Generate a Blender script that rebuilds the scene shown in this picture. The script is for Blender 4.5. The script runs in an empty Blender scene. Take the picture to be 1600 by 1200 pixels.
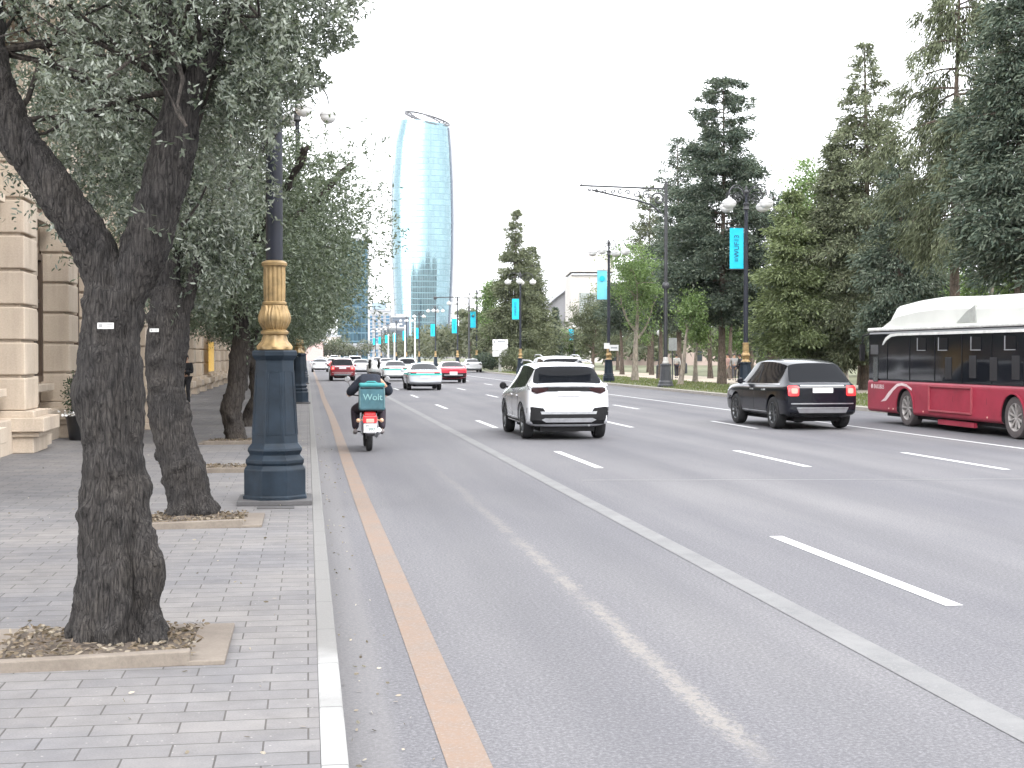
import bpy, bmesh, math, random
import numpy as np
from mathutils import Vector, Matrix, noise
from mathutils.bvhtree import BVHTree
R = math.radians; PI = math.pi
S = bpy.context.scene
C = S.collection
# ------------------------------------------------------------------ camera
EYE = Vector((0.0, 0.0, 1.85))
YAW, PITCH, FPX = math.atan(320/2200), math.atan(46/2200), 2200.0
cam = bpy.data.cameras.new('camera'); co = bpy.data.objects.new('camera', cam); C.objects.link(co)
cam.sensor_width = 36.0; cam.lens = 36.0*FPX/1600; cam.clip_start = 0.1; cam.clip_end = 6000
FW = Vector((math.sin(YAW)*math.cos(PITCH), math.cos(YAW)*math.cos(PITCH), -math.sin(PITCH)))
RT = Vector((math.cos(YAW), -math.sin(YAW), 0)); UP = RT.cross(FW)
co.matrix_world = Matrix((RT, UP, -FW)).transposed().to_4x4(); co.location = EYE
S.camera = co
def px_at(px, py, depth):            # real position of something seen at a pixel, at its own distance
    return EYE + (FW + RT*((px-800)/FPX) - UP*((py-600)/FPX))*depth
# ------------------------------------------------------------------ world, sun, exposure
SUN_EL, SUN_AZ = R(50), R(150)
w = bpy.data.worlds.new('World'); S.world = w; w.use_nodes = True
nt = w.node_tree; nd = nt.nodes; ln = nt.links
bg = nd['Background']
sky = nd.new('ShaderNodeTexSky'); sky.sky_type = 'NISHITA'; sky.sun_disc = False
sky.sun_elevation = SUN_EL; sky.sun_rotation = SUN_AZ; sky.air_density = 1.5; sky.dust_density = 4.0
hs = nd.new('ShaderNodeHueSaturation'); hs.inputs['Saturation'].default_value = 0.15
mx = nd.new('ShaderNodeMix'); mx.data_type = 'RGBA'; mx.inputs[0].default_value = 0.7
ln.new(sky.outputs[0], hs.inputs['Color']); ln.new(hs.outputs[0], mx.inputs[6])
mx.inputs[7].default_value = (6.6, 6.75, 7.1, 1)      # even cloud cover
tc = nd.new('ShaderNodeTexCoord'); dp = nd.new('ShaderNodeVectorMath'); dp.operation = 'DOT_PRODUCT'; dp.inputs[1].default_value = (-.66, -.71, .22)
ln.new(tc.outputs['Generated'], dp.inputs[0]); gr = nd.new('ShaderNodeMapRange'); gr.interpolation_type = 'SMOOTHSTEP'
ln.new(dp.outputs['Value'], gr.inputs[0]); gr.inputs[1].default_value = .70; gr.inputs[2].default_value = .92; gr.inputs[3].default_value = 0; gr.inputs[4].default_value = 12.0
ad = nd.new('ShaderNodeMix'); ad.data_type = 'RGBA'; ad.blend_type = 'ADD'; ad.inputs[0].default_value = 1      # added bright lobe behind the camera, whitens the tower's reflection
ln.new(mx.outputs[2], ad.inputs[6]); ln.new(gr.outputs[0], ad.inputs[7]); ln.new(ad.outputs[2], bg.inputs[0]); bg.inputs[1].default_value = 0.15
sl = bpy.data.lights.new('sun', 'SUN'); sl.energy = 0.6; sl.angle = R(35); sl.color = (1, .965, .92)
so = bpy.data.objects.new('sun', sl); C.objects.link(so)
sd = Vector((math.sin(SUN_AZ)*math.cos(SUN_EL), math.cos(SUN_AZ)*math.cos(SUN_EL), math.sin(SUN_EL)))
so.rotation_euler = sd.to_track_quat('Z', 'Y').to_euler()
S.view_settings.view_transform = 'Standard'; S.view_settings.look = 'None'
S.view_settings.exposure = 1.9; S.view_settings.gamma = 1
S.cycles.max_bounces = 6; S.cycles.transparent_max_bounces = 8
S.cycles.diffuse_bounces = 3; S.cycles.glossy_bounces = 3
# ------------------------------------------------------------------ materials
def N(nt, t, **k):
    n = nt.nodes.new('ShaderNode'+t)
    for a, v in k.items(): setattr(n, a, v)
    return n
def base(name):
    m = bpy.data.materials.new(name); m.use_nodes = True
    return m, m.node_tree, m.node_tree.nodes['Principled BSDF']
def ramp(nt, fac, stops):
    r = N(nt, 'ValToRGB'); nt.links.new(fac, r.inputs[0]); e = r.color_ramp.elements
    while len(e) < len(stops): e.new(.5)
    for i, (p, c) in enumerate(stops):
        e[i].position = p; e[i].color = (*c, 1) if len(c) == 3 else c
    return r.outputs[0]
def noise_tex(nt, scale, detail=4, rough=.6, vec=None, dim='3D'):
    n = N(nt, 'TexNoise'); n.inputs['Scale'].default_value = scale; n.inputs['Detail'].default_value = detail
    n.inputs['Roughness'].default_value = rough
    if vec is not None: nt.links.new(vec, n.inputs['Vector'])
    return n.outputs[0]
def coords(nt, scale=(1,1,1), which='Object'):
    t = N(nt, 'TexCoord'); mp = N(nt, 'Mapping'); mp.inputs['Scale'].default_value = scale
    nt.links.new(t.outputs[which], mp.inputs[0]); return mp.outputs[0]
def mixc(nt, fac, a, b, mode='MIX'):
    m = N(nt, 'Mix', data_type='RGBA', blend_type=mode)
    for sock, v in ((m.inputs[0], fac), (m.inputs[6], a), (m.inputs[7], b)):
        if hasattr(v, 'node'): nt.links.new(v, sock)
        elif isinstance(v, (int, float)): sock.default_value = v
        else: sock.default_value = (*v, 1)
    return m.outputs[2]
def math_n(nt, op, a, b=0.0, clamp=False):
    m = N(nt, 'Math', operation=op); m.use_clamp = clamp
    for i, v in enumerate((a, b)):
        if hasattr(v, 'node'): nt.links.new(v, m.inputs[i])
        else: m.inputs[i].default_value = v
    return m.outputs[0]
def bump(nt, b, h, strength=.3, dist=.01):
    n = N(nt, 'Bump'); n.inputs['Strength'].default_value = strength; n.inputs['Distance'].default_value = dist
    nt.links.new(h, n.inputs['Height']); nt.links.new(n.outputs[0], b.inputs['Normal'])
_mc = {}
def mat(name, col, rough=.6, metal=0, var=.18, scale=6, bmp=0, coat=0, emit=None, es=1, bdist=.005, spec=.5, rvar=0.0):
    if name in _mc: return _mc[name]
    m, nt, b = base(name)
    f = noise_tex(nt, scale, 5, .65, coords(nt))
    lo = tuple(c*(1-var) for c in col); hi = tuple(min(1, c*(1+var)) for c in col)
    nt.links.new(ramp(nt, f, [(.3, lo), (.7, hi)]), b.inputs['Base Color'])
    b.inputs['Roughness'].default_value = rough; b.inputs['Metallic'].default_value = metal
    b.inputs['Coat Weight'].default_value = coat; b.inputs['Coat Roughness'].default_value = .05
    b.inputs['Specular IOR Level'].default_value = spec
    if rvar:
        nt.links.new(ramp(nt, f, [(.3, (rough-rvar,)*3), (.7, (rough+rvar,)*3)]), b.inputs['Roughness'])
    if emit: b.inputs['Emission Color'].default_value = (*emit, 1); b.inputs['Emission Strength'].default_value = es
    if bmp: bump(nt, b, noise_tex(nt, scale*6, 6, .7, coords(nt)), bmp, bdist)
    _mc[name] = m; return m
def bark_mat(name, dark, light, sc=26, zs=.22, strength=.9):
    m, nt, b = base(name); v = coords(nt, (1, 1, zs))
    nz = N(nt, 'TexNoise'); nz.inputs['Scale'].default_value = 7; nt.links.new(v, nz.inputs['Vector'])
    ad = N(nt, 'VectorMath', operation='SCALE'); nt.links.new(nz.outputs['Color'], ad.inputs[0]); ad.inputs['Scale'].default_value = .12
    a2 = N(nt, 'VectorMath', operation='ADD'); nt.links.new(v, a2.inputs[0]); nt.links.new(ad.outputs[0], a2.inputs[1])
    vo = N(nt, 'TexVoronoi', feature='DISTANCE_TO_EDGE'); vo.inputs['Scale'].default_value = sc; nt.links.new(a2.outputs[0], vo.inputs['Vector'])
    fine = noise_tex(nt, 95, 6, .75, coords(nt, (1, 1, .45)))
    fis = noise_tex(nt, sc*1.25, 4, .65, coords(nt, (1, 1, zs*.6)))
    big = noise_tex(nt, 3, 4, .6, coords(nt))
    h = math_n(nt, 'ADD', math_n(nt, 'MULTIPLY', math_n(nt, 'MINIMUM', math_n(nt, 'MULTIPLY', vo.outputs[0], 3.0), .6), .45), math_n(nt, 'ADD', math_n(nt, 'MULTIPLY', fine, .45), math_n(nt, 'MULTIPLY', math_n(nt, 'SUBTRACT', fis, .3), 1.0)))
    c = ramp(nt, h, [(.25, dark), (.75, tuple((x+y)/2 for x, y in zip(dark, light))), (1.0, light)])
    c = mixc(nt, 1.0, c, ramp(nt, big, [(.3, (.75, .75, .78)), (.7, (1.2, 1.15, 1.1))]), 'MULTIPLY')
    nt.links.new(c, b.inputs['Base Color']); b.inputs['Roughness'].default_value = .92; b.inputs['Specular IOR Level'].default_value = .25
    bump(nt, b, h, strength, .035); _mc[name] = m; return m
def leaf_mat(name, cols, rough=.5, trans=.3, spec=.4):
    """leaf colours differ leaf by leaf and clump by clump"""
    m, nt, b = base(name)
    g = N(nt, 'NewGeometry'); o = N(nt, 'ObjectInfo')
    cl = noise_tex(nt, 1.3, 3, .6, coords(nt))
    f = math_n(nt, 'ADD', math_n(nt, 'MULTIPLY', g.outputs['Random Per Island'], .65), math_n(nt, 'SUBTRACT', math_n(nt, 'MULTIPLY', cl, .9), .25))
    f = math_n(nt, 'ADD', f, math_n(nt, 'MULTIPLY', o.outputs['Random'], .12), True)
    n = len(cols)
    c = ramp(nt, f, [(i/(n-1)*.9+.05, k) for i, k in enumerate(cols)])
    nt.links.new(c, b.inputs['Base Color']); b.inputs['Roughness'].default_value = rough; b.inputs['Specular IOR Level'].default_value = spec
    tr = N(nt, 'BsdfTranslucent'); nt.links.new(mixc(nt, 1, c, (1.3, 1.4, .8), 'MULTIPLY'), tr.inputs[0])
    ms = N(nt, 'MixShader'); ms.inputs[0].default_value = trans
    nt.links.new(b.outputs[0], ms.inputs[1]); nt.links.new(tr.outputs[0], ms.inputs[2])
    nt.links.new(ms.outputs[0], nt.nodes['Material Output'].inputs[0]); _mc[name] = m; return m
# ------------------------------------------------------------------ mesh helpers
class MB:
    def __init__(s): s.v = []; s.f = []; s.m = []
    def add(s, vs, fs, mi=0):
        o = len(s.v); s.v += [tuple(v) for v in vs]; s.f += [tuple(i+o for i in f) for f in fs]; s.m += [mi]*len(fs); return s
    def box(s, c, d, mi=0, rot=None, taper=1.0):
        x, y, z = d[0]/2, d[1]/2, d[2]/2; t = taper
        vs = [Vector(p) for p in ((-x,-y,-z),(x,-y,-z),(x,y,-z),(-x,y,-z),(-x*t,-y*t,z),(x*t,-y*t,z),(x*t,y*t,z),(-x*t,y*t,z))]
        if rot is not None: vs = [rot @ v for v in vs]
        c = Vector(c)
        return s.add([v+c for v in vs], [(3,2,1,0),(4,5,6,7),(0,1,5,4),(1,2,6,5),(2,3,7,6),(3,0,4,7)], mi)
    def bar(s, a, b, wd, ht, mi=0):
        a, b = Vector(a), Vector(b); d = b-a
        rot = d.to_track_quat('Z', 'Y').to_matrix()
        return s.box((a+b)/2, (wd, ht, d.length), mi, rot)
    def lathe(s, prof, n=24, c=(0,0,0), mi=0, cap=True, rot=None, mod=None, ph=0.0):
        c = Vector(c); vs = []
        for r, z in prof:
            for i in range(n):
                a = 2*PI*(i+ph)/n; rr = r if mod is None else mod(r, z, a)
                v = Vector((rr*math.cos(a), rr*math.sin(a), z))
                vs.append((rot @ v if rot is not None else v)+c)
        fs = [(k*n+i, k*n+(i+1)%n, (k+1)*n+(i+1)%n, (k+1)*n+i) for k in range(len(prof)-1) for i in range(n)]
        if cap:
            fs.append(tuple(range(n-1, -1, -1))); L = (len(prof)-1)*n; fs.append(tuple(L+i for i in range(n)))
        return s.add(vs, fs, mi)
    def tube(s, pts, rad, n=8, mi=0, cap=True):
        pts = [Vector(p) for p in pts]
        if isinstance(rad, (int, float)): rad = [rad]*len(pts)
        vs = []; ref = Vector((0.31, 0.17, .93)).normalized(); prev = None
        for i, p in enumerate(pts):
            d = (pts[min(i+1, len(pts)-1)]-pts[max(i-1, 0)]).normalized()
            u = prev - d*prev.dot(d) if prev is not None else ref.cross(d)
            if u.length < 1e-4: u = Vector((1, 0, 0)).cross(d)
            u.normalize(); prev = u; q = d.cross(u)
            for k in range(n):
                a = 2*PI*k/n; vs.append(p+(u*math.cos(a)+q*math.sin(a))*rad[i])
        fs = [(k*n+i, k*n+(i+1)%n, (k+1)*n+(i+1)%n, (k+1)*n+i) for k in range(len(pts)-1) for i in range(n)]
        if cap: fs.append(tuple(range(n-1, -1, -1))); L = (len(pts)-1)*n; fs.append(tuple(L+i for i in range(n)))
        return s.add(vs, fs, mi)
    def prism(s, poly, z0, z1, mi=0, axis='z'):
        """poly in the plane across axis, swept along it"""
        n = len(poly)
        f = {'z': lambda a, b, t: (a, b, t), 'y': lambda a, b, t: (a, t, b), 'x': lambda a, b, t: (t, a, b)}[axis]
        vs = [f(a, b, z0) for a, b in poly]+[f(a, b, z1) for a, b in poly]
        fs = [tuple(range(n-1, -1, -1)), tuple(range(n, 2*n))]+[(i, (i+1)%n, n+(i+1)%n, n+i) for i in range(n)]
        return s.add(vs, fs, mi)
    def build(s, name, mats, parent=None, smooth=False, bevel=0, seg=2, fix=True):
        me = bpy.data.meshes.new(name); me.from_pydata(s.v, [], s.f)
        for m in (mats if isinstance(mats, (list, tuple)) else [mats]): me.materials.append(m)
        me.polygons.foreach_set('material_index', s.m)
        if fix:
            bm = bmesh.new(); bm.from_mesh(me); bmesh.ops.recalc_face_normals(bm, faces=bm.faces); bm.to_mesh(me); bm.free()
        if smooth:
            me.polygons.foreach_set('use_smooth', [True]*len(me.polygons))
            if smooth != 'all': me.set_sharp_from_angle(angle=R(38))
        o = bpy.data.objects.new(name, me); C.objects.link(o)
        if parent is not None: o.parent = parent
        if bevel:
            b = o.modifiers.new('bevel', 'BEVEL'); b.width = bevel; b.segments = seg; b.limit_method = 'ANGLE'; b.angle_limit = R(40)
        return o
def tag(o, label=None, cat=None, group=None, kind=None):
    for k, v in (('label', label), ('category', cat), ('group', group), ('kind', kind)):
        if v: o[k] = v
    return o
def empty(name, loc=(0, 0, 0), rz=0, label=None, cat=None, group=None):
    o = bpy.data.objects.new(name, None); C.objects.link(o); o.location = loc; o.rotation_euler = (0, 0, rz)
    o.empty_display_size = .2
    return tag(o, label, cat, group)
KIDS = {}
def kids(o): return [c for c in bpy.data.objects if c.parent is o]
def copy_tree(o, parent=None, deep=True):
    c = o.copy(); C.objects.link(c); c.parent = parent
    for ch in kids(o) if deep else []: copy_tree(ch, c)
    return c
def place(o, loc, rz=0, label=None, scale=None):
    o.location = loc; o.rotation_euler = (0, 0, rz)
    if label: o['label'] = label
    if scale is not None: o.scale = (scale,)*3 if isinstance(scale, (int, float)) else scale
    return o
def np_mesh(name, verts, nper, mats, mi=None, parent=None, smooth=False):
    """verts (k*nper,3): k separate faces of nper corners"""
    k = len(verts)//nper; me = bpy.data.meshes.new(name)
    me.vertices.add(k*nper); me.vertices.foreach_set('co', np.ascontiguousarray(verts, dtype=np.float32).ravel())
    me.loops.add(k*nper); me.loops.foreach_set('vertex_index', np.arange(k*nper, dtype=np.int32))
    me.polygons.add(k); me.polygons.foreach_set('loop_start', np.arange(0, k*nper, nper, dtype=np.int32))
    me.polygons.foreach_set('loop_total', np.full(k, nper, dtype=np.int32))
    for m in mats: me.materials.append(m)
    if mi is not None: me.polygons.foreach_set('material_index', mi.astype(np.int32))
    me.update(calc_edges=True); me.validate()
    o = bpy.data.objects.new(name, me); C.objects.link(o)
    if parent is not None: o.parent = parent
    return o
def evaluated(o, name=None):
    """bake an object's modifiers into a fresh mesh"""
    dg = bpy.context.evaluated_depsgraph_get(); dg.update()
    me = bpy.data.meshes.new_from_object(o.evaluated_get(dg), depsgraph=dg)
    return me
def unit(a): return a/np.maximum(np.linalg.norm(a, axis=1, keepdims=True), 1e-9)
def leaf_faces(pos, dr, L, W, rng, shape='leaf'):
    """leaf blades at pos pointing along dr, (k*nper,3)"""
    k = len(pos); dr = unit(dr); rnd = rng.normal(size=(k, 3)); side = unit(np.cross(dr, rnd))
    L = (L*(rng.uniform(.55, 1.35, k)))[:, None]; W = (W*(rng.uniform(.75, 1.25, k)))[:, None]
    pts = {'leaf': [(0, 0), (.3, .5), (.7, .42), (1, 0), (.7, -.42), (.3, -.5)],
           'quad': [(0, 0), (.45, .5), (1, 0), (.45, -.5)],
           'spray': [(0, .12), (.35, .5), (1, .1), (.9, -.3), (.4, -.5)]}[shape]
    out = np.stack([pos+dr*L*a+side*W*b for a, b in pts], axis=1)
    return out.reshape(-1, 3), len(pts)
# ------------------------------------------------------------------ ground, road, pavement
def sheet(name, x0, x1, y0, y1, z, m, nx=1, ny=1):
    mb = MB()
    for i in range(nx):
        for j in range(ny):
            a, b = x0+(x1-x0)*i/nx, x0+(x1-x0)*(i+1)/nx; c, d = y0+(y1-y0)*j/ny, y0+(y1-y0)*(j+1)/ny
            mb.add([(a,c,z),(b,c,z),(b,d,z),(a,d,z)], [(0,1,2,3)])
    return tag(mb.build(name, m, fix=False), kind='structure')
def slab(name, x0, x1, y0, y1, z0, z1, m, bevel=0, kind='structure', parent=None):
    mb = MB(); mb.box(((x0+x1)/2, (y0+y1)/2, (z0+z1)/2), (x1-x0, y1-y0, z1-z0))
    o = mb.build(name, m, parent, bevel=bevel)
    if kind: tag(o, kind=kind)
    return o
def asphalt_mat():
    m, nt, b = base('asphalt'); v = coords(nt); L = nt.links.new
    sx = N(nt, 'SeparateXYZ'); L(v, sx.inputs[0]); X, Y = sx.outputs[0], sx.outputs[1]
    grain = noise_tex(nt, 42, 5, .85, v); mid = noise_tex(nt, 9, 5, .7, v)
    patch = noise_tex(nt, .35, 4, .55, coords(nt, (1, .25, 1)))
    streak = noise_tex(nt, 1.3, 4, .6, coords(nt, (1, .03, 1)))
    c = ramp(nt, grain, [(.25, (.030, .030, .033)), (.5, (.108, .107, .111)), (.76, (.30, .296, .30))])
    c = mixc(nt, .28, c, ramp(nt, mid, [(.3, (.105, .103, .112)), (.7, (.135, .133, .142))]))
    c = mixc(nt, 1, c, ramp(nt, patch, [(.32, (.80, .80, .84)), (.68, (1.12, 1.11, 1.10))]), 'MULTIPLY')
    c = mixc(nt, 1, c, ramp(nt, streak, [(.3, (.87, .87, .89)), (.7, (1.07, 1.07, 1.06))]), 'MULTIPLY')
    # gutter strip: paler, dustier concrete-like asphalt beside the kerb
    edge = math_n(nt, 'ADD', X, math_n(nt, 'MULTIPLY', math_n(nt, 'SUBTRACT', noise_tex(nt, .6, 3, .5, coords(nt, (0, 1, 0))), .5), .06))
    gut = ramp(nt, edge, [(.38, (1, 1, 1)), (.45, (0, 0, 0))])
    c = mixc(nt, math_n(nt, 'MULTIPLY', gut, .45), c, mixc(nt, grain, (.13, .125, .125), (.17, .165, .165)))
    # long dusty scrape left on the lane
    wob = math_n(nt, 'MULTIPLY', math_n(nt, 'SUBTRACT', noise_tex(nt, .22, 3, .5, coords(nt, (0, 1, 0))), .5), .22)
    ctr = math_n(nt, 'ABSOLUTE', math_n(nt, 'SUBTRACT', math_n(nt, 'ADD', X, wob), 2.07))
    wd = math_n(nt, 'ADD', .05, math_n(nt, 'MULTIPLY', noise_tex(nt, .9, 4, .7, coords(nt, (0, 1, 0))), .22))
    band = math_n(nt, 'SUBTRACT', 1, math_n(nt, 'DIVIDE', ctr, wd), True)
    rag = noise_tex(nt, 7, 6, .85, coords(nt, (2.6, 1.3, 1)))
    k = ramp(nt, math_n(nt, 'ADD', math_n(nt, 'MULTIPLY', math_n(nt, 'POWER', band, .6), .40), math_n(nt, 'MULTIPLY', rag, 1.0)), [(.76, (0, 0, 0)), (.90, (1, 1, 1))])
    k = math_n(nt, 'MULTIPLY', k, math_n(nt, 'GREATER_THAN', band, 0.001))
    fade = ramp(nt, math_n(nt, 'DIVIDE', Y, 40), [(.15, (0, 0, 0)), (.165, (1, 1, 1)), (.3, (.8, .8, .8)), (.42, (.35, .35, .35)), (.7, (0, 0, 0))])
    gate = ramp(nt, noise_tex(nt, .9, 5, .75, coords(nt, (1.2, 1, 1))), [(.40, (.12, .12, .12)), (.56, (1, 1, 1))])
    gate = math_n(nt, 'MAXIMUM', gate, ramp(nt, math_n(nt, 'DIVIDE', Y, 40), [(.20, (.8, .8, .8)), (.27, (0, 0, 0))]))
    k = math_n(nt, 'MULTIPLY', math_n(nt, 'MULTIPLY', k, fade), gate)
    c = mixc(nt, math_n(nt, 'MULTIPLY', k, .6), c, (.24, .22, .192))
    # tyre-polished darker tracks in each lane, faint drips between them
    for cx in (1.55, 2.75, 5.75, 7.1, 8.95, 10.3, 11.9, 13.2):
        dd = math_n(nt, 'ABSOLUTE', math_n(nt, 'SUBTRACT', math_n(nt, 'ADD', X, math_n(nt, 'MULTIPLY', streak, .25)), cx+.12))
        c = mixc(nt, math_n(nt, 'MULTIPLY', ramp(nt, dd, [(0, (1, 1, 1)), (.45, (0, 0, 0))]), .16), c, (.055, .055, .06))
    dr = ramp(nt, noise_tex(nt, 1.7, 6, .8, coords(nt, (1, .3, 1))), [(.62, (0, 0, 0)), (.74, (1, 1, 1))])
    c = mixc(nt, math_n(nt, 'MULTIPLY', dr, .22), c, (.05, .05, .053))
    # fine loose grit and pale specks
    vo = N(nt, 'TexVoronoi'); vo.inputs['Scale'].default_value = 28; L(v, vo.inputs['Vector'])
    sp = ramp(nt, vo.outputs['Distance'], [(.05, (1, 1, 1)), (.09, (0, 0, 0))])
    c = mixc(nt, math_n(nt, 'MULTIPLY', sp, .35), c, (.3, .29, .28))
    L(c, b.inputs['Base Color']); b.inputs['Roughness'].default_value = .86; b.inputs['Specular IOR Level'].default_value = .3
    bump(nt, b, math_n(nt, 'ADD', grain, math_n(nt, 'MULTIPLY', mid, .5)), .55, .006); return m
def paint_mat(name, col, wear, und=(.12, .12, .127)):
    m, nt, b = base(name); v = coords(nt)
    g = noise_tex(nt, 45, 6, .85, v); big = noise_tex(nt, 2.2, 5, .7, v)
    k = ramp(nt, math_n(nt, 'ADD', math_n(nt, 'MULTIPLY', g, .6), math_n(nt, 'MULTIPLY', big, .5)), [(max(0, wear-.12), (0, 0, 0)), (wear+.12, (1, 1, 1))])
    nt.links.new(mixc(nt, k, col, ramp(nt, g, [(.28, tuple(c*.3 for c in und)), (.5, tuple(c*.85 for c in und)), (.75, tuple(c*1.9 for c in und))])), b.inputs['Base Color'])
    b.inputs['Roughness'].default_value = .8; bump(nt, b, g, .4, .004); return m
def paver_mat():
    m, nt, b = base('pavers'); L = nt.links.new
    v = coords(nt); br = N(nt, 'TexBrick'); L(v, br.inputs['Vector'])
    br.inputs['Scale'].default_value = 1; br.inputs['Brick Width'].default_value = .40; br.inputs['Row Height'].default_value = .195
    br.inputs['Mortar Size'].default_value = .0048; br.inputs['Mortar Smooth'].default_value = .3; br.inputs['Bias'].default_value = 0
    br.offset = .5; br.inputs['Color1'].default_value = (.146, .143, .142, 1); br.inputs['Color2'].default_value = (.116, .114, .116, 1)
    br.inputs['Mortar'].default_value = (.060, .057, .054, 1)
    g = noise_tex(nt, 90, 5, .75, v); big = noise_tex(nt, .7, 5, .65, v); mid = noise_tex(nt, 6, 4, .6, v)
    c = mixc(nt, 1, br.outputs[0], ramp(nt, big, [(.3, (.86, .86, .9)), (.7, (1.16, 1.12, 1.08))]), 'MULTIPLY')
    c = mixc(nt, 1, c, ramp(nt, mid, [(.3, (.9, .9, .9)), (.7, (1.1, 1.1, 1.1))]), 'MULTIPLY')
    c = mixc(nt, 1, c, ramp(nt, g, [(.3, (.84, .84, .84)), (.7, (1.16, 1.16, 1.16))]), 'MULTIPLY')
    vo = N(nt, 'TexVoronoi'); vo.inputs['Scale'].default_value = 14; L(v, vo.inputs['Vector'])
    c = mixc(nt, math_n(nt, 'MULTIPLY', ramp(nt, vo.outputs['Distance'], [(.06, (1, 1, 1)), (.1, (0, 0, 0))]), .5), c, (.33, .32, .30))
    st = ramp(nt, noise_tex(nt, 2.3, 5, .75, v), [(.6, (0, 0, 0)), (.72, (1, 1, 1))])
    c = mixc(nt, math_n(nt, 'MULTIPLY', st, .25), c, (.085, .08, .078))
    L(c, b.inputs['Base Color']); b.inputs['Roughness'].default_value = .85; b.inputs['Specular IOR Level'].default_value = .3
    h = math_n(nt, 'ADD', math_n(nt, 'MULTIPLY', br.outputs['Fac'], -1.0), math_n(nt, 'MULTIPLY', g, .18))
    bump(nt, b, h, .7, .006); return m
ASPH = asphalt_mat()
GRASS_G = mat('park_soil', (.105, .11, .06), .95, var=.35, scale=3, bmp=.4)
tag(sheet("ground", -990, 990, -890, 1290, -.06, mat('ground_dust', (.14, .135, .125), .95, var=.2, scale=.3)), kind='structure')
sheet('road', .15, 18.05, -12, 1100, 0, ASPH)
PAV = paver_mat()
slab('pavement', -7.0, .052, -12, 420, -.04, .10, PAV)
def kerb_mat():
    m, nt, b = base('kerb_stone'); v = coords(nt); sx = N(nt, 'SeparateXYZ'); nt.links.new(v, sx.inputs[0])
    g = noise_tex(nt, 40, 6, .75, v)
    # old whitewash, fresh in the nearest metres, worn off further on
    w = math_n(nt, 'ADD', math_n(nt, 'MULTIPLY', noise_tex(nt, 1.1, 4, .65, v), 1.0), math_n(nt, 'MULTIPLY', g, .35))
    far = ramp(nt, math_n(nt, 'DIVIDE', sx.outputs[1], 30), [(.265, (1, 1, 1)), (.30, (.30, .30, .30)), (.9, (.2, .2, .2))])
    k = ramp(nt, math_n(nt, 'MULTIPLY', math_n(nt, 'SUBTRACT', 1.25, w), far), [(.30, (0, 0, 0)), (.60, (1, 1, 1))])
    c = mixc(nt, k, mixc(nt, g, (.11, .107, .104), (.17, .167, .162)), mixc(nt, g, (.20, .20, .198), (.31, .31, .305)))
    # joints every metre
    fr = math_n(nt, 'FRACT', sx.outputs[1]); j = math_n(nt, 'LESS_THAN', fr, .012)
    c = mixc(nt, math_n(nt, 'MULTIPLY', j, .8), c, (.06, .06, .06))
    nt.links.new(c, b.inputs['Base Color']); b.inputs['Roughness'].default_value = .85; bump(nt, b, g, .4, .008); return m
slab('kerb', .052, .172, -12, 420, -.04, .104, kerb_mat(), bevel=.012)
slab('kerb_far_side', 18.05, 18.3, -12, 420, -.04, .13, mat('pale_kerb', (.27, .25, .225), .85, var=.15, scale=3, bmp=.3), bevel=.015)
# markings
WHITE_P = paint_mat('white_paint', (.45, .45, .45), .86)
ORANGE_P = paint_mat('orange_paint', (.175, .115, .08), .55, (.15, .13, .115))
FADED_P = paint_mat('ghost_paint', (.165, .165, .163), .53, (.115, .115, .118))
mb = MB()
for i in range(60): a = -6+i*6; mb.add([(.60+.02*math.sin(i),a,.004),(.80+.02*math.sin(i),a,.004),(.80+.02*math.sin(i+1),a+6,.004),(.60+.02*math.sin(i+1),a+6,.004)], [(0,1,2,3)])
tag(mb.build('orange_line', ORANGE_P, fix=False), kind='structure')
sheet('faded_line', 3.37, 3.58, -8, 300, .004, FADED_P)
sheet('edge_line', 13.86, 13.98, 5, 420, .004, WHITE_P)
mb = MB()
for lx, y0 in ((4.71, 9.75), (8.16, 9.5), (11.12, 8.5)):
    for k in range(-1, 32):
        a = y0+k*12.7
        mb.add([(lx-.07,a,.004),(lx+.07,a,.004),(lx+.07,a+4.0,.004),(lx-.07,a+4.0,.004)], [(0,1,2,3)])
tag(mb.build('lane_dashes', WHITE_P, fix=False), kind='structure')
mb = MB(); pts = [(4.0+i*.5, 20.3-.115*i*.5+.02*math.sin(i*1.7)) for i in range(29)]
for (a, b), (c, d) in zip(pts, pts[1:]): mb.add([(a,b,.003),(c,d,.003),(c,d+.05,.003),(a,b+.05,.003)], [(0,1,2,3)])
tag(mb.build('pavement_joint_line', mat('sealed_joint', (.2, .2, .2), .8), fix=False), kind='structure')
# park on the far side
slab('lawn', 18.3, 24.5, -12, 420, -.04, .12, GRASS_G)
slab('park_path', 24.5, 31, -12, 420, -.04, .125, mat('tan_gravel', (.33, .285, .23), .95, var=.15, scale=2, bmp=.2))
slab('park_ground', 31, 120, -12, 600, -.04, .11, GRASS_G)
rng = np.random.default_rng(5)
k = 26000; py = 30+rng.random(k)**1.6*110
pos = np.stack([18.4+rng.random(k)*6, py, np.full(k, .11)], 1)
d = np.stack([rng.normal(0, .5, k), rng.normal(0, .5, k), np.ones(k)], 1)
GRASS = leaf_mat('grass_blades', [(.05, .075, .02), (.09, .12, .035), (.16, .16, .07)], .8, .3)
vv, n = leaf_faces(pos, d, .11, .035, rng, 'quad')
tag(np_mesh('grass', vv, n, [GRASS]), 'short dull green grass strip along the far kerb under the park trees', 'grass', kind='stuff')

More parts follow.
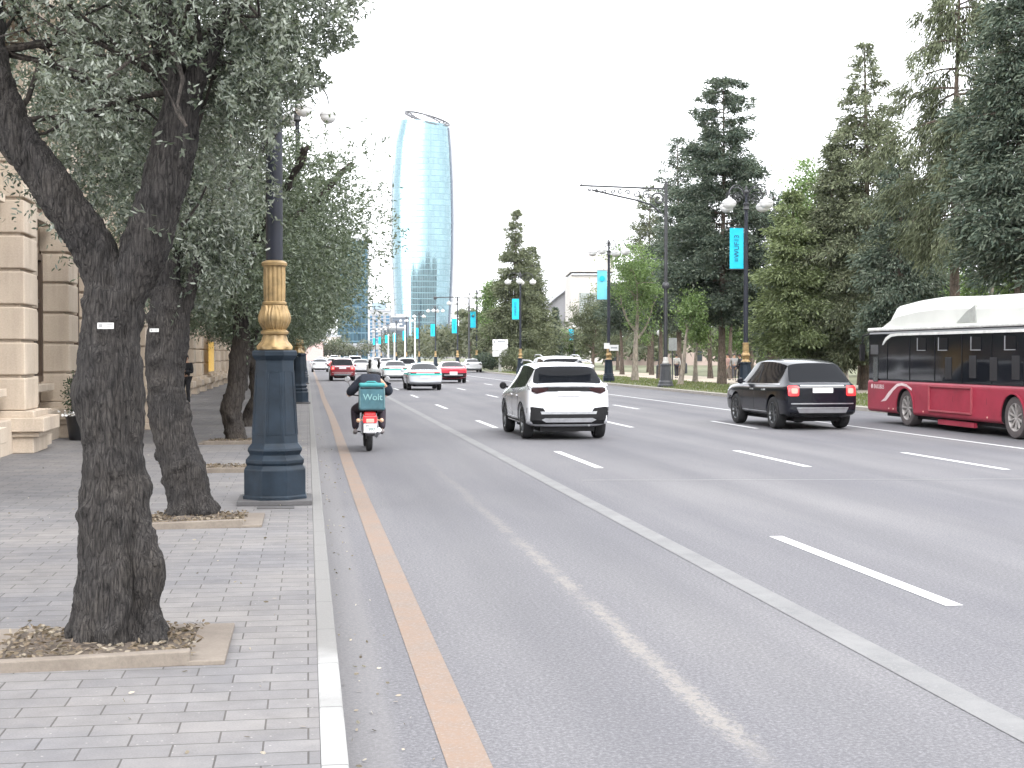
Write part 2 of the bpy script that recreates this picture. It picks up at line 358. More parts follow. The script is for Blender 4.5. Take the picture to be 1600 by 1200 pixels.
rng = np.random.default_rng(15); k = 420
x_ = np.concatenate([rng.uniform(-4.2, .0, 260), .20+np.abs(rng.normal(0, .16, 160))]); z_ = np.where(x_ < .05, .106, .008); y_ = 5.5+rng.random(k)**1.5*30
pos = np.stack([x_, y_, z_], 1); vv, n = leaf_faces(pos, np.stack([rng.normal(size=k), rng.normal(size=k), np.abs(rng.normal(0, .12, k))], 1), .032, .014, rng, 'leaf')
tag(np_mesh('fallen_leaves', vv, n, [leaf_mat('litter_leaves', [(.06, .05, .04), (.20, .17, .13), (.38, .35, .30)], .8, .1)]), 'scattered dry leaves and specks on the pavement and in the gutter', 'leaves', kind='stuff')
# ------------------------------------------------------------------ stone building on the left
STONE = None
def stone_mat(name, a, b_, sc=1.6):
    m, nt, b = base(name); v = coords(nt)
    n1 = noise_tex(nt, sc, 5, .65, v); n2 = noise_tex(nt, 34, 6, .8, v); n3 = noise_tex(nt, .45, 3, .5, v)
    st = noise_tex(nt, 3, 4, .6, coords(nt, (1, 1, .15)))
    c = mixc(nt, n1, a, b_)
    c = mixc(nt, 1, c, ramp(nt, n2, [(.3, (.84, .84, .84)), (.7, (1.12, 1.12, 1.12))]), 'MULTIPLY')
    c = mixc(nt, 1, c, ramp(nt, n3, [(.35, (.9, .88, .87)), (.65, (1.07, 1.05, 1.02))]), 'MULTIPLY')
    c = mixc(nt, 1, c, ramp(nt, st, [(.35, (.86, .85, .85)), (.6, (1.04, 1.04, 1.04))]), 'MULTIPLY')
    nt.links.new(c, b.inputs['Base Color']); b.inputs['Roughness'].default_value = .85; b.inputs['Specular IOR Level'].default_value = .25
    bump(nt, b, n2, .35, .006); _mc[name] = m; return m
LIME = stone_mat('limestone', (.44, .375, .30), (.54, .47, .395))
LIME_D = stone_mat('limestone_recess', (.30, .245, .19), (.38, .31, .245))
GLASS_D = mat('window_glass', (.035, .04, .045), .08, 0, .2, 2, spec=.8)
FRAME_B = mat('brown_frame', (.07, .045, .03), .5)
FX = -5.55      # wall face; piers stand out from it to -4.95
def make_building(y0, y1, H, label, name='stone_building'):
    root = empty(name, (FX, y0, 0), 0, label, 'building')
    L = y1-y0; P = 4.7
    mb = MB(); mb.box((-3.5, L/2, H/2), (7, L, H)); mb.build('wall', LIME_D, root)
    n = int(L/P)
    # pier: rusticated courses, stepped pedestal
    def pier_mb(hh):
        mb = MB()
        z = .86; cz = .63; k = 0
        while z < hh-.7:
            mb.box((.30, .6, z+cz/2-.03), (.60, 1.2, cz-.055)); z += cz; k += 1
        mb.box((.27, .6, (z+.86)/2), (.50, 1.10, z-.86))
        return mb
    def ped_mb():
        mb = MB()
        mb.box((.36, .6, .25), (.78, 1.36, .30)); mb.box((.40, .6, .44), (.90, 1.46, .10))
        mb.box((.44, .6, .61), (1.02, 1.60, .25)); mb.box((.36, .6, .79), (.80, 1.40, .12)); return mb
    def wing_mb(hh):
        mb = MB(); z = .86
        while z < hh-.7: mb.box((.17, 0, z+.285), (.34, 1.5, .575)); z += .63
        mb.box((.14, 0, (z+.86)/2), (.25, 1.44, z-.86)); mb.box((.28, 0, .44), (.60, 1.5, .72)); return mb
    def window_mb():
        fr = MB(); w_, h_ = 1.35, 2.5
        for sx in (-1, 1): fr.box((.05, sx*w_/2, 0), (.16, .12, h_))
        fr.box((.05, 0, h_/2), (.16, w_+.12, .12)); fr.box((.05, 0, -h_/2), (.16, w_+.12, .12))
        fr.box((.04, 0, 0), (.10, .07, h_-.12)); fr.box((.041, 0, .35), (.09, w_-.12, .07)); return fr
    wf = window_mb(); protos = {}
    for i in range(n):
        y = i*P
        for nm, f, m, dy in (('pier', lambda: pier_mb(7.6), LIME, 0), ('pedestal', ped_mb, LIME, 0), ('side_pilaster', lambda: wing_mb(7.6), LIME, 1.2+.75)):
            if nm not in protos:
                o = f().build(nm, m, root, bevel=.022 if nm != 'pedestal' else .015); protos[nm] = o
            else:
                o = protos[nm].copy(); C.objects.link(o)
            o.location = (0, y+dy, 0)
        for zz in (2.6, 6.0, 10.2, 13.2):
            if zz > H-1.5: continue
            if 'window' not in protos:
                o = wf.build('window', FRAME_B, root); g = MB().box((.015, 0, 0), (.03, 1.29, 2.44)).build('pane', GLASS_D, o)
                sil = MB().box((.14, 0, -1.42), (.36, 1.75, .14)).build('sill', LIME, o, bevel=.01)
                protos['window'] = o
            else: o = copy_tree(protos['window'], root)
            o.location = (0, y+3.65, zz)
        # upper storey: slim pilaster strips
        if H > 10:
            if 'pilaster' not in protos:
                mb = MB(); mb.box((.2, .6, 11.4), (.4, .9, 5.4)); mb.box((.26, .6, 8.9), (.52, 1.1, .35)); mb.box((.26, .6, 13.9), (.54, 1.12, .5))
                mb.box((.16, 1.95, 9.2), (.32, 1.5, .8))
                protos['pilaster'] = mb.build('pilaster', LIME, root, bevel=.015)
            else: o = protos['pilaster'].copy(); C.objects.link(o); o.location = (0, y, 0)
            if i > -1 and i > 0 or True:
                if 'bracket' not in protos:
                    pr = [(0, 0), (.62, 0), (.66, -.1), (.6, -.22), (.48, -.3), (.36, -.46), (.3, -.7), (.2, -.8), (.08, -.82), (0, -.75)]
                    mb = MB(); mb.prism([(a, b) for a, b in pr], .42, .78, axis='y')
                    o = mb.build('scroll_bracket', LIME, root, smooth=True)
                    protos['bracket'] = o
                else: o = protos['bracket'].copy(); C.objects.link(o)
                o.location = (.55, y, 7.75)
    mb = MB(); prof = [(0, 7.72), (.95, 7.72), (1.0, 7.82), (1.12, 7.9), (1.16, 8.06), (1.02, 8.14), (.6, 8.3), (0, 8.34)]
    mb.prism(prof, -.1, L+.1, axis='y'); mb.build('string_course', LIME, root)
    mb = MB(); prof = [(0, H-.9), (.5, H-.9), (.6, H-.6), (.95, H-.4), (1.05, H-.1), (1.0, H+.1), (0, H+.15)]
    mb.prism(prof, -.1, L+.1, axis='y'); mb.build('cornice', LIME, root)
    mb = MB(); mb.box((.2, L/2, .4), (.4, L-.02, .62)); mb.build('plinth', LIME, root, bevel=.02)
    return root
make_building(16.55, 16.55+4.7*17, 15.5, 'cream limestone building with rusticated piers along the left pavement')
# further buildings down the same side
b2 = empty('corner_building', (-6.2, 100, 0), 0, 'beige stone building beyond the rusticated one, mostly hidden by street trees', 'building')
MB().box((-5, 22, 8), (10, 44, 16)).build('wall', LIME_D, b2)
wp = None
for f in range(4):
    for i in range(11):
        if wp is None: wp = MB().box((.03, 0, 0), (.08, 1.5, 2.2)).build('window', GLASS_D, b2)
        else: wp = wp.copy(); C.objects.link(wp)
        wp.location = (0, 2+i*4, 2.4+f*3.8)
MB().prism([(0, 15.3), (.6, 15.4), (.8, 16), (0, 16.2)], 0, 44, axis='y').build('cornice', LIME, b2)
# shop canopy with a lit yellow fascia
sh = empty('shop_canopy', (-4.9, 73.3, 0), 0, 'small dark shop awning over a glowing yellow shop window, far along the stone building', 'awning')
MB().prism([(0, 3.1), (1.05, 2.75), (1.05, 2.68), (0, 3.0)], -2, 2, axis='y').build('awning', mat('awning_cloth', (.06, .05, .045), .8), sh)
MB().box((.06, 0, 1.75), (.1, 2.6, 1.5)).build('lit_window', mat('lit_window', (.6, .4, .12), .6, emit=(1, .62, .16), es=.12), sh)
# ------------------------------------------------------------------ people
def skin_mesh(joints, edges, sub=2):
    me = bpy.data.meshes.new('t'); names = list(joints)
    me.from_pydata([joints[n][0] for n in names], [(names.index(a), names.index(b)) for a, b in edges], [])
    o = bpy.data.objects.new('t', me); C.objects.link(o)
    o.modifiers.new('s', 'SKIN'); me = o.data
    if not me.skin_vertices: 
        bpy.context.view_layer.objects.active = o
    sk = me.skin_vertices[0].data
    for i, n in enumerate(names):
        r = joints[n][1]; sk[i].radius = (r, r) if isinstance(r, (int, float)) else r
    sk[0].use_root = True
    s = o.modifiers.new('u', 'SUBSURF'); s.levels = sub; s.render_levels = sub
    out = evaluated(o); bpy.data.objects.remove(o); out.polygons.foreach_set('use_smooth', [True]*len(out.polygons)); return out
def mesh_obj(name, me, m, parent=None):
    o = bpy.data.objects.new(name, me); C.objects.link(o); me.materials.clear(); me.materials.append(m); me.name = name
    if parent is not None: o.parent = parent
    return o
def merge_pydata(ms):
    mb = MB()
    for me in ms: mb.add([v.co[:] for v in me.vertices], [tuple(p.vertices) for p in me.polygons])
    return mb
SKIN_M = mat('skin', (.42, .25, .17), .55, var=.06)
def head_mesh(c, r=.105, yaw=0, pitch=0):
    """egg-shaped head with nose, brow, chin, ears; faces +y before the turn"""
    bm = bmesh.new(); bmesh.ops.create_uvsphere(bm, u_segments=24, v_segments=18, radius=1)
    for v in bm.verts:
        x, y, z = v.co
        wx = .76*(1-.22*max(0, -z)**1.5); wy = .92
        if y > 0:
            n_ = math.exp(-((x/.16)**2+((z+.08)/.22)**2)); y2 = y+.28*n_
            y2 -= .10*math.exp(-(((abs(x)-.36)/.2)**2+((z-.12)/.14)**2)); y2 += .05*math.exp(-((x/.3)**2+((z+.42)/.08)**2))
            y2 += .08*math.exp(-((x/.3)**2+((z+.8)/.2)**2)); y = y2
        e = math.exp(-(((abs(x)-.98)/.14)**2*1.0+((y+.0)/.18)**2+((z+.02)/.26)**2)); x *= 1+.22*e
        v.co = (x*wx*r, y*wy*r, z*1.16*r)
    rot = Matrix.Rotation(yaw, 4, 'Z') @ Matrix.Rotation(pitch, 4, 'X')
    bmesh.ops.transform(bm, matrix=Matrix.Translation(c) @ rot, verts=bm.verts)
    me = bpy.data.meshes.new('h'); bm.to_mesh(me); bm.free(); return me
def hand(mb, wrist, d, palm_n, side=1, curl=.6, s=1.0):
    """palm with four fingers and a thumb, added as skinned chains"""
    d = Vector(d).normalized(); nrm = Vector(palm_n).normalized(); u = d.cross(nrm).normalized()*side
    wrist = Vector(wrist)
    def chain(pts, rs):
        J = {str(i): (p, r) for i, (p, r) in enumerate(zip(pts, rs))}
        me = skin_mesh(J, [(str(i), str(i+1)) for i in range(len(pts)-1)], 1)
        mb.add([v.co[:] for v in me.vertices], [tuple(p.vertices) for p in me.polygons])
    chain([wrist-d*.02*s, wrist+d*.03*s, wrist+d*.085*s], [(.02*s, .026*s), (.022*s, .036*s), (.016*s, .038*s)])
    for i, (off, ln_) in enumerate(((-.03, .062), (-.01, .074), (.01, .07), (.029, .055))):
        b0 = wrist+d*.075*s+u*off*s; pts = [b0]; dd = d.copy()
        for k, seg in enumerate((.42, .33, .25)):
            dd = (Matrix.Rotation(curl*(1+.2*k), 3, u*side) @ dd) if curl else dd
            pts.append(pts[-1]+dd*ln_*seg*s*1.15)
        chain(pts, [.0095*s, .009*s, .0085*s, .0065*s])
    t0 = wrist+d*.03*s-u*.03*s; chain([t0, t0+(d*.5-u*.8).normalized()*.03*s, t0+(d*.9-u*.6+nrm*.3).normalized()*.058*s], [.012*s, .011*s, .008*s])
def person(loc, rz, label, top, bottom, hair=(.02, .017, .015), H=1.74, stride=.12, pose='walk', shoe=(.03, .03, .03), group=None):
    k = H/1.74
    def q(x, y, z): return Vector((x*k, y*k, z*k))
    a = stride
    arms = {'walk': [((.20, 0, 1.42), (.25, -.06-a*.5, 1.13), (.23, .04-a*.4, .88)), ((-.20, 0, 1.42), (-.25, -.02+a*.5, 1.13), (-.22, .12+a*.5, .90))],
            'fold': [((.20, 0, 1.42), (.27, .02, 1.14), (.10, .24, 1.16)), ((-.20, 0, 1.42), (-.27, .02, 1.14), (-.08, .25, 1.20))]}[pose]
    root_mb = MB()
    J = {'p': (q(0, 0, .95), .12), 'c': (q(0, 0, 1.25), .12), 'n': (q(0, 0, 1.45), .06), 'h': (q(0, .02, 1.56), .055)}
    E = [('p', 'c'), ('c', 'n'), ('n', 'h')]
    for i, (s0, e0, w0) in enumerate(arms):
        J[f's{i}'] = (q(*s0), .05); J[f'e{i}'] = (q(*e0), .037); J[f'w{i}'] = (q(*w0), .026); E += [('n', f's{i}'), (f's{i}', f'e{i}'), (f'e{i}', f'w{i}')]
    legs = [((.09, 0, .92), (.095, .05+a*.5, .50), (.095, a-.02, .09), (.10, a+.12, .03)), ((-.09, 0, .92), (-.095, .04-a*.3, .50), (-.095, -a, .09), (-.10, -a+.13, .03))]
    for i, (h0, k0, f0, t0) in enumerate(legs):
        J[f'l{i}'] = (q(*h0), .075); J[f'k{i}'] = (q(*k0), .05); J[f'a{i}'] = (q(*f0), .035); E += [('p', f'l{i}'), (f'l{i}', f'k{i}'), (f'k{i}', f'a{i}')]
    b_ = skin_mesh(J, E, 1); hd = head_mesh(q(0, .03, 1.63))
    mb = merge_pydata([b_, hd])
    for i, (s0, e0, w0) in enumerate(arms): hand(mb, q(*w0), q(*w0)-q(*e0), (-1 if i == 0 else 1, 0, 0), 1, .35, k)
    o = mb.build('person', SKIN_M, smooth='all'); o.location = loc; o.rotation_euler = (0, 0, rz); tag(o, label, 'person', group)
    JJ = {'p': (q(0, 0, .92), (.165, .115)), 'c': (q(0, 0, 1.18), (.155, .115)), 'd': (q(0, -.005, 1.36), (.17, .11)), 'n': (q(0, 0, 1.47), .075)}
    EE = [('p', 'c'), ('c', 'd'), ('d', 'n')]
    for i, (s0, e0, w0) in enumerate(arms):
        w1 = q(*w0)*.88+q(*e0)*.12; JJ[f's{i}'] = (q(*s0), .075); JJ[f'e{i}'] = (q(*e0), .058); JJ[f'w{i}'] = (w1, .045)
        EE += [('d', f's{i}'), (f's{i}', f'e{i}'), (f'e{i}', f'w{i}')]
    mesh_obj('jacket', skin_mesh(JJ, EE), mat('cloth_%s' % str(top), top, .9, var=.15, scale=9, bmp=.2), o)
    JJ = {'p': (q(0, 0, .95), (.155, .115))}; EE = []
    for i, (h0, k0, f0, t0) in enumerate(legs):
        JJ[f'l{i}'] = (q(*h0), .10); JJ[f'k{i}'] = (q(*k0), .07); JJ[f'a{i}'] = (q(*f0)+Vector((0, 0, .02)), .055); EE += [('p', f'l{i}'), (f'l{i}', f'k{i}'), (f'k{i}', f'a{i}')]
    mesh_obj('trousers', skin_mesh(JJ, EE), mat('cloth_%s' % str(bottom), bottom, .9, var=.12, scale=9, bmp=.2), o)
    for i, (h0, k0, f0, t0) in enumerate(legs):
        me = skin_mesh({'a': (q(*f0)+Vector((0, -.05, -.045)), .045), 'b': (q(*t0)+Vector((0, -.04, .008)), .042), 'c': (q(*t0)+Vector((0, .06, .004)), .034)}, [('a', 'b'), ('b', 'c')])
        mesh_obj('shoe', me, mat('shoe_%s' % str(shoe), shoe, .5), o)
    bm = bmesh.new(); bmesh.ops.create_uvsphere(bm, u_segments=20, v_segments=12, radius=.112*k)
    bmesh.ops.delete(bm, geom=[v for v in bm.verts if v.co.z < -.01 and v.co.y > -.02 or v.co.z < -.06], context='VERTS')
    for v in bm.verts: v.co.z *= 1.15; v.co.x *= .84
    me = bpy.data.meshes.new('hair'); bm.to_mesh(me); bm.free()
    h = mesh_obj('hair', me, mat('hair_%s' % str(hair), hair, .8, bmp=.4), o); h.location = q(0, .01, 1.655)
    return o
# officer in black half hidden behind the second tree
g = person((-5.0+.92, 49.0, .10), R(150), 'person in a dark uniform by the stone building, half hidden by the second tree', (.012, .013, .016), (.014, .014, .017), pose='fold', stride=.03)
# planters
def shrub(parent, r, h, z, n, seed, m, name='foliage'):
    rg = np.random.default_rng(seed); p = rg.normal(size=(n, 3)); p = unit(p)*(rg.random(n)**.45)[:, None]
    p *= (1+.25*np.sin(p[:, :1]*7+seed)*np.cos(p[:, 1:2]*6)); p = p*np.array([r, r, h/2])+np.array([0, 0, z+h/2])
    vv, k = leaf_faces(p, rg.normal(size=(n, 3))+unit(p-np.array([0, 0, z+h/2]))*.8, .06, .025, rg, 'leaf')
    return np_mesh(name, vv, k, [m], parent=parent)
SHRUB_M = leaf_mat('shrub_leaves', [(.012, .025, .012), (.03, .055, .025), (.06, .09, .045)], .45, .2)
pp = empty('potted_plant', (-4.62, 29.8, .10), 0, 'dark round shrub in a black pot with white flowers beside the rusticated piers', 'potted plant')
MB().lathe([(.19, 0), (.21, .02), (.26, .42), (.29, .5), (.27, .5), (.25, .45)], 20).build('pot', mat('black_pot', (.02, .02, .022), .35), pp, smooth=True)
shrub(pp, .30, .95, .45, 1600, 3, SHRUB_M)
WHITE_FL = mat('white_petals', (.75, .74, .72), .7)
rg = np.random.default_rng(2); p = rg.normal(size=(90, 3))*np.array([.2, .2, .04])+np.array([0, -.05, .53])
vv, k = leaf_faces(p, rg.normal(size=(90, 3)), .06, .05, rg, 'leaf'); np_mesh('flowers', vv, k, [WHITE_FL], parent=pp)
pl = empty('stone_planter', (-4.15, 34.3, .10), 0, 'low pale stone planter box standing on the pavement behind the two nearest trees', 'planter')
MB().box((0, 0, .08), (2.3, 1.5, .16)).box((0, 0, .42), (2.1, 1.35, .52)).box((0, 0, .72), (2.22, 1.45, .10)).build('trough', LIME, pl, bevel=.02)
s_ = shrub(pl, .55, .75, .70, 1500, 8, SHRUB_M); s_.location = (-.45, 0, 0)
# ------------------------------------------------------------------ ornate street lamps
NAVY = mat('navy_cast_iron', (.010, .017, .026), .45, var=.45, scale=3.5, bmp=.3, coat=0, rvar=.1, spec=.22)
NAVY_P = mat('grey_pole_paint', (.016, .018, .026), .5, var=.3, spec=.25, scale=2)
GOLD = mat('gold_paint', (.27, .185, .085), .5, .3, var=.4, scale=7, bmp=.15, rvar=.1)
GLOBE = mat('milk_glass', (.62, .62, .62), .25, var=.04)
IRON = mat('black_iron', (.02, .021, .024), .5, var=.2)
def ring_x(poly_r, n, ph): pass
def make_lamp(arms_n=4, label=''):
    root = empty('street_lamp', (0, 0, 0)); 
    # octagonal pedestal
    c8 = 1/math.cos(PI/8)
    pr = [(.42, 0), (.42, .04), (.405, .05), (.405, .345), (.40, .36), (.365, .40), (.385, .43), (.385, .465), (.36, .49), (.33, .52), (.345, .55), (.36, .575), (.355, .60), (.32, .64),
          (.305, .66), (.25, 1.60), (.25, 1.63), (.275, 1.66), (.295, 1.69), (.295, 1.735), (.28, 1.75)]
    ped = MB().lathe([(r*c8*.88, z) for r, z in pr], 8, ph=.5).build('pedestal', NAVY, root, bevel=.006)
    mb = MB()
    for i in range(8):    # raised panels on the tapering faces
        a = PI/4*i; rot = Matrix.Rotation(a, 3, 'Z')
        zc = 1.12; rr = .3035-(zc-.66)*.0585
        lean = Matrix.Rotation(-math.atan(.0585), 3, 'Y')
        def vtx(y, z, d): r_ = (.3085-(z-.66)*.0585)*.88+d; return rot @ Vector((r_*1.0, y, z))
        w0, w1 = .082, .066
        poly = [(-w0, .76), (w0, .76), (w1, 1.50), (-w1, 1.50)]
        for (ya, za), (yb, zb) in zip(poly, poly[1:]+poly[:1]):
            mb.bar(vtx(ya, za, -.004), vtx(yb, zb, -.004), .010, .010)
    mb.build('panel_moulding', NAVY, ped)
    # gold sleeve
    def flute(r, z, a):
        if 2.32 < z < 2.74: return r-.012*(max(0, math.cos(a*14))**.6 if math.cos(a*14) > 0 else 0)
        if 1.98 < z < 2.28:
            t = (z-1.98)/.3; return r+.016*abs(math.sin(a*4))**.5*math.sin(PI*t)+.006*math.cos(a*24+4*t)
        if 1.78 < z < 1.92: return r+.008*math.cos(a*8)
        return r
    zs = [(.19, 1.75), (.205, 1.76), (.205, 1.79), (.185, 1.82), (.15, 1.86), (.135, 1.91), (.135, 1.93), (.16, 1.945), (.165, 1.97), (.14, 1.985), (.12, 2.0), (.145, 2.03), (.165, 2.08), (.17, 2.13),
          (.162, 2.18), (.14, 2.235), (.128, 2.27), (.125, 2.285), (.14, 2.295), (.142, 2.315), (.125, 2.33), (.128, 2.36), (.13, 2.5), (.13, 2.66), (.128, 2.72), (.13, 2.735), (.148, 2.75), (.152, 2.78), (.13, 2.80), (.1, 2.81)]
    mbg = MB().lathe(zs, 96, mod=flute)
    for k in range(8):   # acanthus leaves curling off the bulb
        a = 2*PI*k/8; dirv = Vector((math.cos(a), math.sin(a), 0)); tv = Vector((-math.sin(a), math.cos(a), 0)); vs = []; fs = []
        for i in range(7):
            t = i/6; z = 1.99+.29*t; r = .125+.062*math.sin(PI*min(1, t*1.05))+.035*max(0, t-.75)*4*.5; wdt = .062*math.sin(PI*(.12+.8*t))
            for s_2, dr in ((-1, -.016), (-.5, .006), (0, -.002), (.5, .006), (1, -.016)): vs.append(dirv*(r+dr)+tv*wdt*s_2+Vector((0, 0, z+(.012 if s_2 == 0 else 0))))
        for i in range(6):
            for j in range(4): q_ = i*5+j; fs.append((q_, q_+1, q_+6, q_+5))
        mbg.add(vs, fs)
    mbg.build('gold_sleeve', GOLD, root, smooth=True)
    MB().lathe([(.10, 2.78), (.098, 4.5), (.09, 7), (.078, 9.9), (.05, 10.9)], 20).build('pole', NAVY_P, root, smooth=True)
    # crown: scrolled arms and globes
    MB().lathe([(.06, 10.85), (.11, 10.95), (.10, 11.05), (.05, 11.12), (.06, 11.2), (.01, 11.35)], 16).build('finial', IRON, root, smooth=True)
    MB().lathe([(.12, 10.0), (.15, 10.05), (.12, 10.1), (.12, 10.3), (.15, 10.35), (.1, 10.4)], 16).build('collar', IRON, root, smooth=True)
    for i in range(arms_n):
        a = 2*PI*i/arms_n+R(12); dv = Vector((math.cos(a), math.sin(a), 0)); pts = []
        for t in range(15):
            th = PI*(1-t/14); pts.append(dv*(.62+.50*math.cos(th))+Vector((0, 0, 10.75+.55*math.sin(th))))
        pts += [dv*1.12+Vector((0, 0, 10.55))]
        mb = MB().tube(pts, .028, 8)
        sp = []
        for t in range(22):
            th = t/21*2.3*2*PI*.75; rr = .36*(1-t/24); sp.append(dv*(.55-rr*math.cos(th))+Vector((0, 0, 10.62+rr*math.sin(th)*.9)))
        mb.tube(sp, .018, 6)
        arm = mb.build('scroll_arm', IRON, root, smooth=True)
        g = MB().lathe([(.01, .02), (.12, .03), (.24, .12), (.30, .24), (.30, .30)][::1], 24, dv*1.12+Vector((0, 0, 10.1-.02)), cap=False)
        gl = MB().lathe([(.302*math.sin(PI*t/20*1.0), -.302*math.cos(PI*t/20*1.0)) for t in range(1, 11)], 24, dv*1.12+Vector((0, 0, 10.28))).build('globe', GLOBE, root, smooth=True)
        MB().lathe([(.315, -.02), (.318, .0), (.29, .09), (.22, .18), (.11, .25), (.05, .29), (.035, .4), (.01, .43)], 24, dv*1.12+Vector((0, 0, 10.28))).build('globe_cap', mat('lamp_cap', (.36, .36, .36), .5), root, smooth=True)
    return root
lamp0 = make_lamp(4)
GL = 'ornate street lamps on the left kerb'
tag(lamp0, 'nearest ornate street lamp with navy octagonal pedestal and gold sleeve beside the kerb', 'street lamp', GL); lamp0.location = (-.38, 16.9, .15)
plate_m = mat('dark_slab', (.06, .058, .06), .8, bmp=.3)
def plinth(x, y, lab):
    o = MB().box((0, 0, .028), (.86, .86, .056)).build('lamp_plinth', plate_m, bevel=.008); o.location = (x, y, .10); tag(o, lab, 'plinth', 'dark slabs under the left lamps'); return o
plinth(-.38, 16.9, 'dark square slab under the nearest street lamp pedestal')
mbp = MB().box((0, 0, .006), (.42, .2, .012)).build('access_cover', plate_m, bevel=.003); mbp.location = (-.36, 16.25, .10); tag(mbp, 'thin rectangular cover plate in the pavement in front of the nearest lamp', 'cover plate')
for i, (y, lab) in enumerate(((50.9, 'second street lamp on the left kerb, seen just right of the nearest pedestal'), (85, 'third street lamp on the left kerb, far off behind the second one'), (119, 'fourth and farthest street lamp on the left kerb'))):
    l_ = copy_tree(lamp0); place(l_, (-.32, y, .15), .3*i, lab)
    plinth(-.32, y, ['dark square slab under the second street lamp', 'dark square slab under the third street lamp', 'dark square slab under the farthest left street lamp'][i])
# ------------------------------------------------------------------ street trees on the left pavement
BARK = bark_mat('olive_bark', (.007, .0065, .007), (.095, .088, .083), 44, .16, 1.0)
BARK_F = bark_mat('far_bark', (.014, .012, .011), (.085, .075, .066), 18, .25, .6)
OLIVE = leaf_mat('olive_leaves', [(.020, .028, .020), (.045, .060, .042), (.090, .105, .078), (.19, .205, .18)], .42, .22, .5)
OLIVE_F = leaf_mat('olive_leaves_far', [(.030, .042, .030), (.062, .080, .056), (.10, .125, .085), (.155, .18, .135)], .5, .25)
SOIL = mat('dry_soil', (.075, .058, .045), .95, var=.4, scale=12, bmp=.8, bdist=.02)
PITSTONE = stone_mat('pit_border_stone', (.135, .116, .10), (.18, .16, .138), 4)
def resample(pts, rad, step):
    P, Q = [], []; pts = [Vector(p) for p in pts]; n = len(pts)
    for i in range(n-1):
        p0, p1, p2, p3 = pts[max(i-1, 0)], pts[i], pts[i+1], pts[min(i+2, n-1)]
        m = max(2, int((p2-p1).length/step))
        for k in range(m):
            t = k/m; t2, t3 = t*t, t*t*t
            P.append(.5*((2*p1)+(p2-p0)*t+(2*p0-5*p1+4*p2-p3)*t2+(-p0+3*p1-3*p2+p3)*t3)); Q.append(rad[i]*(1-t)+rad[i+1]*t)
    P.append(pts[-1]); Q.append(rad[-1]); return P, Q
def gnarl(limbs, name, m, parent, voxel=.03, amp=.03, seed=0, blobs=(), ridge=.015):
    mb = MB()
    for pts, rad in limbs:
        rad = [max(voxel*1.25, r_-.8*amp-ridge) for r_ in rad]; P, Q = resample(pts, rad, .12); mb.tube(P, Q, 20)
    for c, r in blobs:
        c = Vector(c); mb.lathe([(r*math.sin(PI*t/8), -r*math.cos(PI*t/8)*1.3) for t in range(1, 8)], 12, c)
    o = mb.build('t', m); r = o.modifiers.new('r', 'REMESH'); r.mode = 'VOXEL'; r.voxel_size = voxel
    s = o.modifiers.new('s', 'SMOOTH'); s.factor = .5; s.iterations = 4
    me = evaluated(o); bpy.data.objects.remove(o)
    k = len(me.vertices); co_ = np.empty(k*3, np.float32); me.vertices.foreach_get('co', co_); co_ = co_.reshape(-1, 3)
    nn = np.empty(k*3, np.float32); me.vertices.foreach_get('normal', nn); nn = nn.reshape(-1, 3)
    off = Vector((seed*3.1, seed*1.7, 0)); d = np.empty(k, np.float32)
    for i in range(k):
        p = Vector(co_[i]); q = Vector((p.x*1.0, p.y*1.0, p.z*.55))*4+off
        a = noise.noise(q)*amp*1.2
        kn = noise.noise(p*7+off); a += amp*1.0*max(0, kn-.2)*2.5
        rd = noise.noise(Vector((p.x*22, p.y*22, p.z*5))+off); r2 = noise.noise(Vector((p.x*48, p.y*48, p.z*12))+off)
        a += ridge*(1-abs(rd)*2.2)+ridge*.6*(1-abs(r2)*2)
        d[i] = a
    co_ += nn*d[:, None]; me.vertices.foreach_set('co', co_.ravel()); me.update()
    me.polygons.foreach_set('use_smooth', [True]*len(me.polygons))
    o = mesh_obj(name, me, m, parent); return o
def twigs_leaves(pos, dirs, per, tl, L, W, rng, shape='leaf', spread=.9):
    """leaves strung along short twigs"""
    n = len(pos); dirs = unit(dirs)
    t = np.linspace(.05, 1, per)[None, :, None]*tl*rng.uniform(.6, 1.3, (n, 1, 1))
    bend = rng.normal(0, .35, (n, 1, 3)); p = pos[:, None, :]+dirs[:, None, :]*t+bend*t*t/tl
    p = p.reshape(-1, 3); dd = np.repeat(dirs, per, 0)+rng.normal(0, spread, (n*per, 3))
    return leaf_faces(p+rng.normal(0, .008, p.shape), dd, L, W, rng, shape)
def vnoise(p, s, seed):
    return np.array([noise.noise(Vector(q)*s+Vector((seed, seed*2.3, 0))) for q in p])
def blob_points(n, c, r, rng, seed, s=1.0, thr=-.15, shell=.5, lumpy=.28):
    """points filling a lumpy ellipsoid, denser toward its outside, with gaps"""
    m = int(n*2.6); p = unit(rng.normal(size=(m, 3))); rad = rng.random(m)**shell
    lump = 1+lumpy*vnoise(p, 2.1, seed+3); p = p*(rad*lump)[:, None]*np.array(r)+np.array(c)
    k = vnoise(p, s, seed) > thr; return p[k][:n]
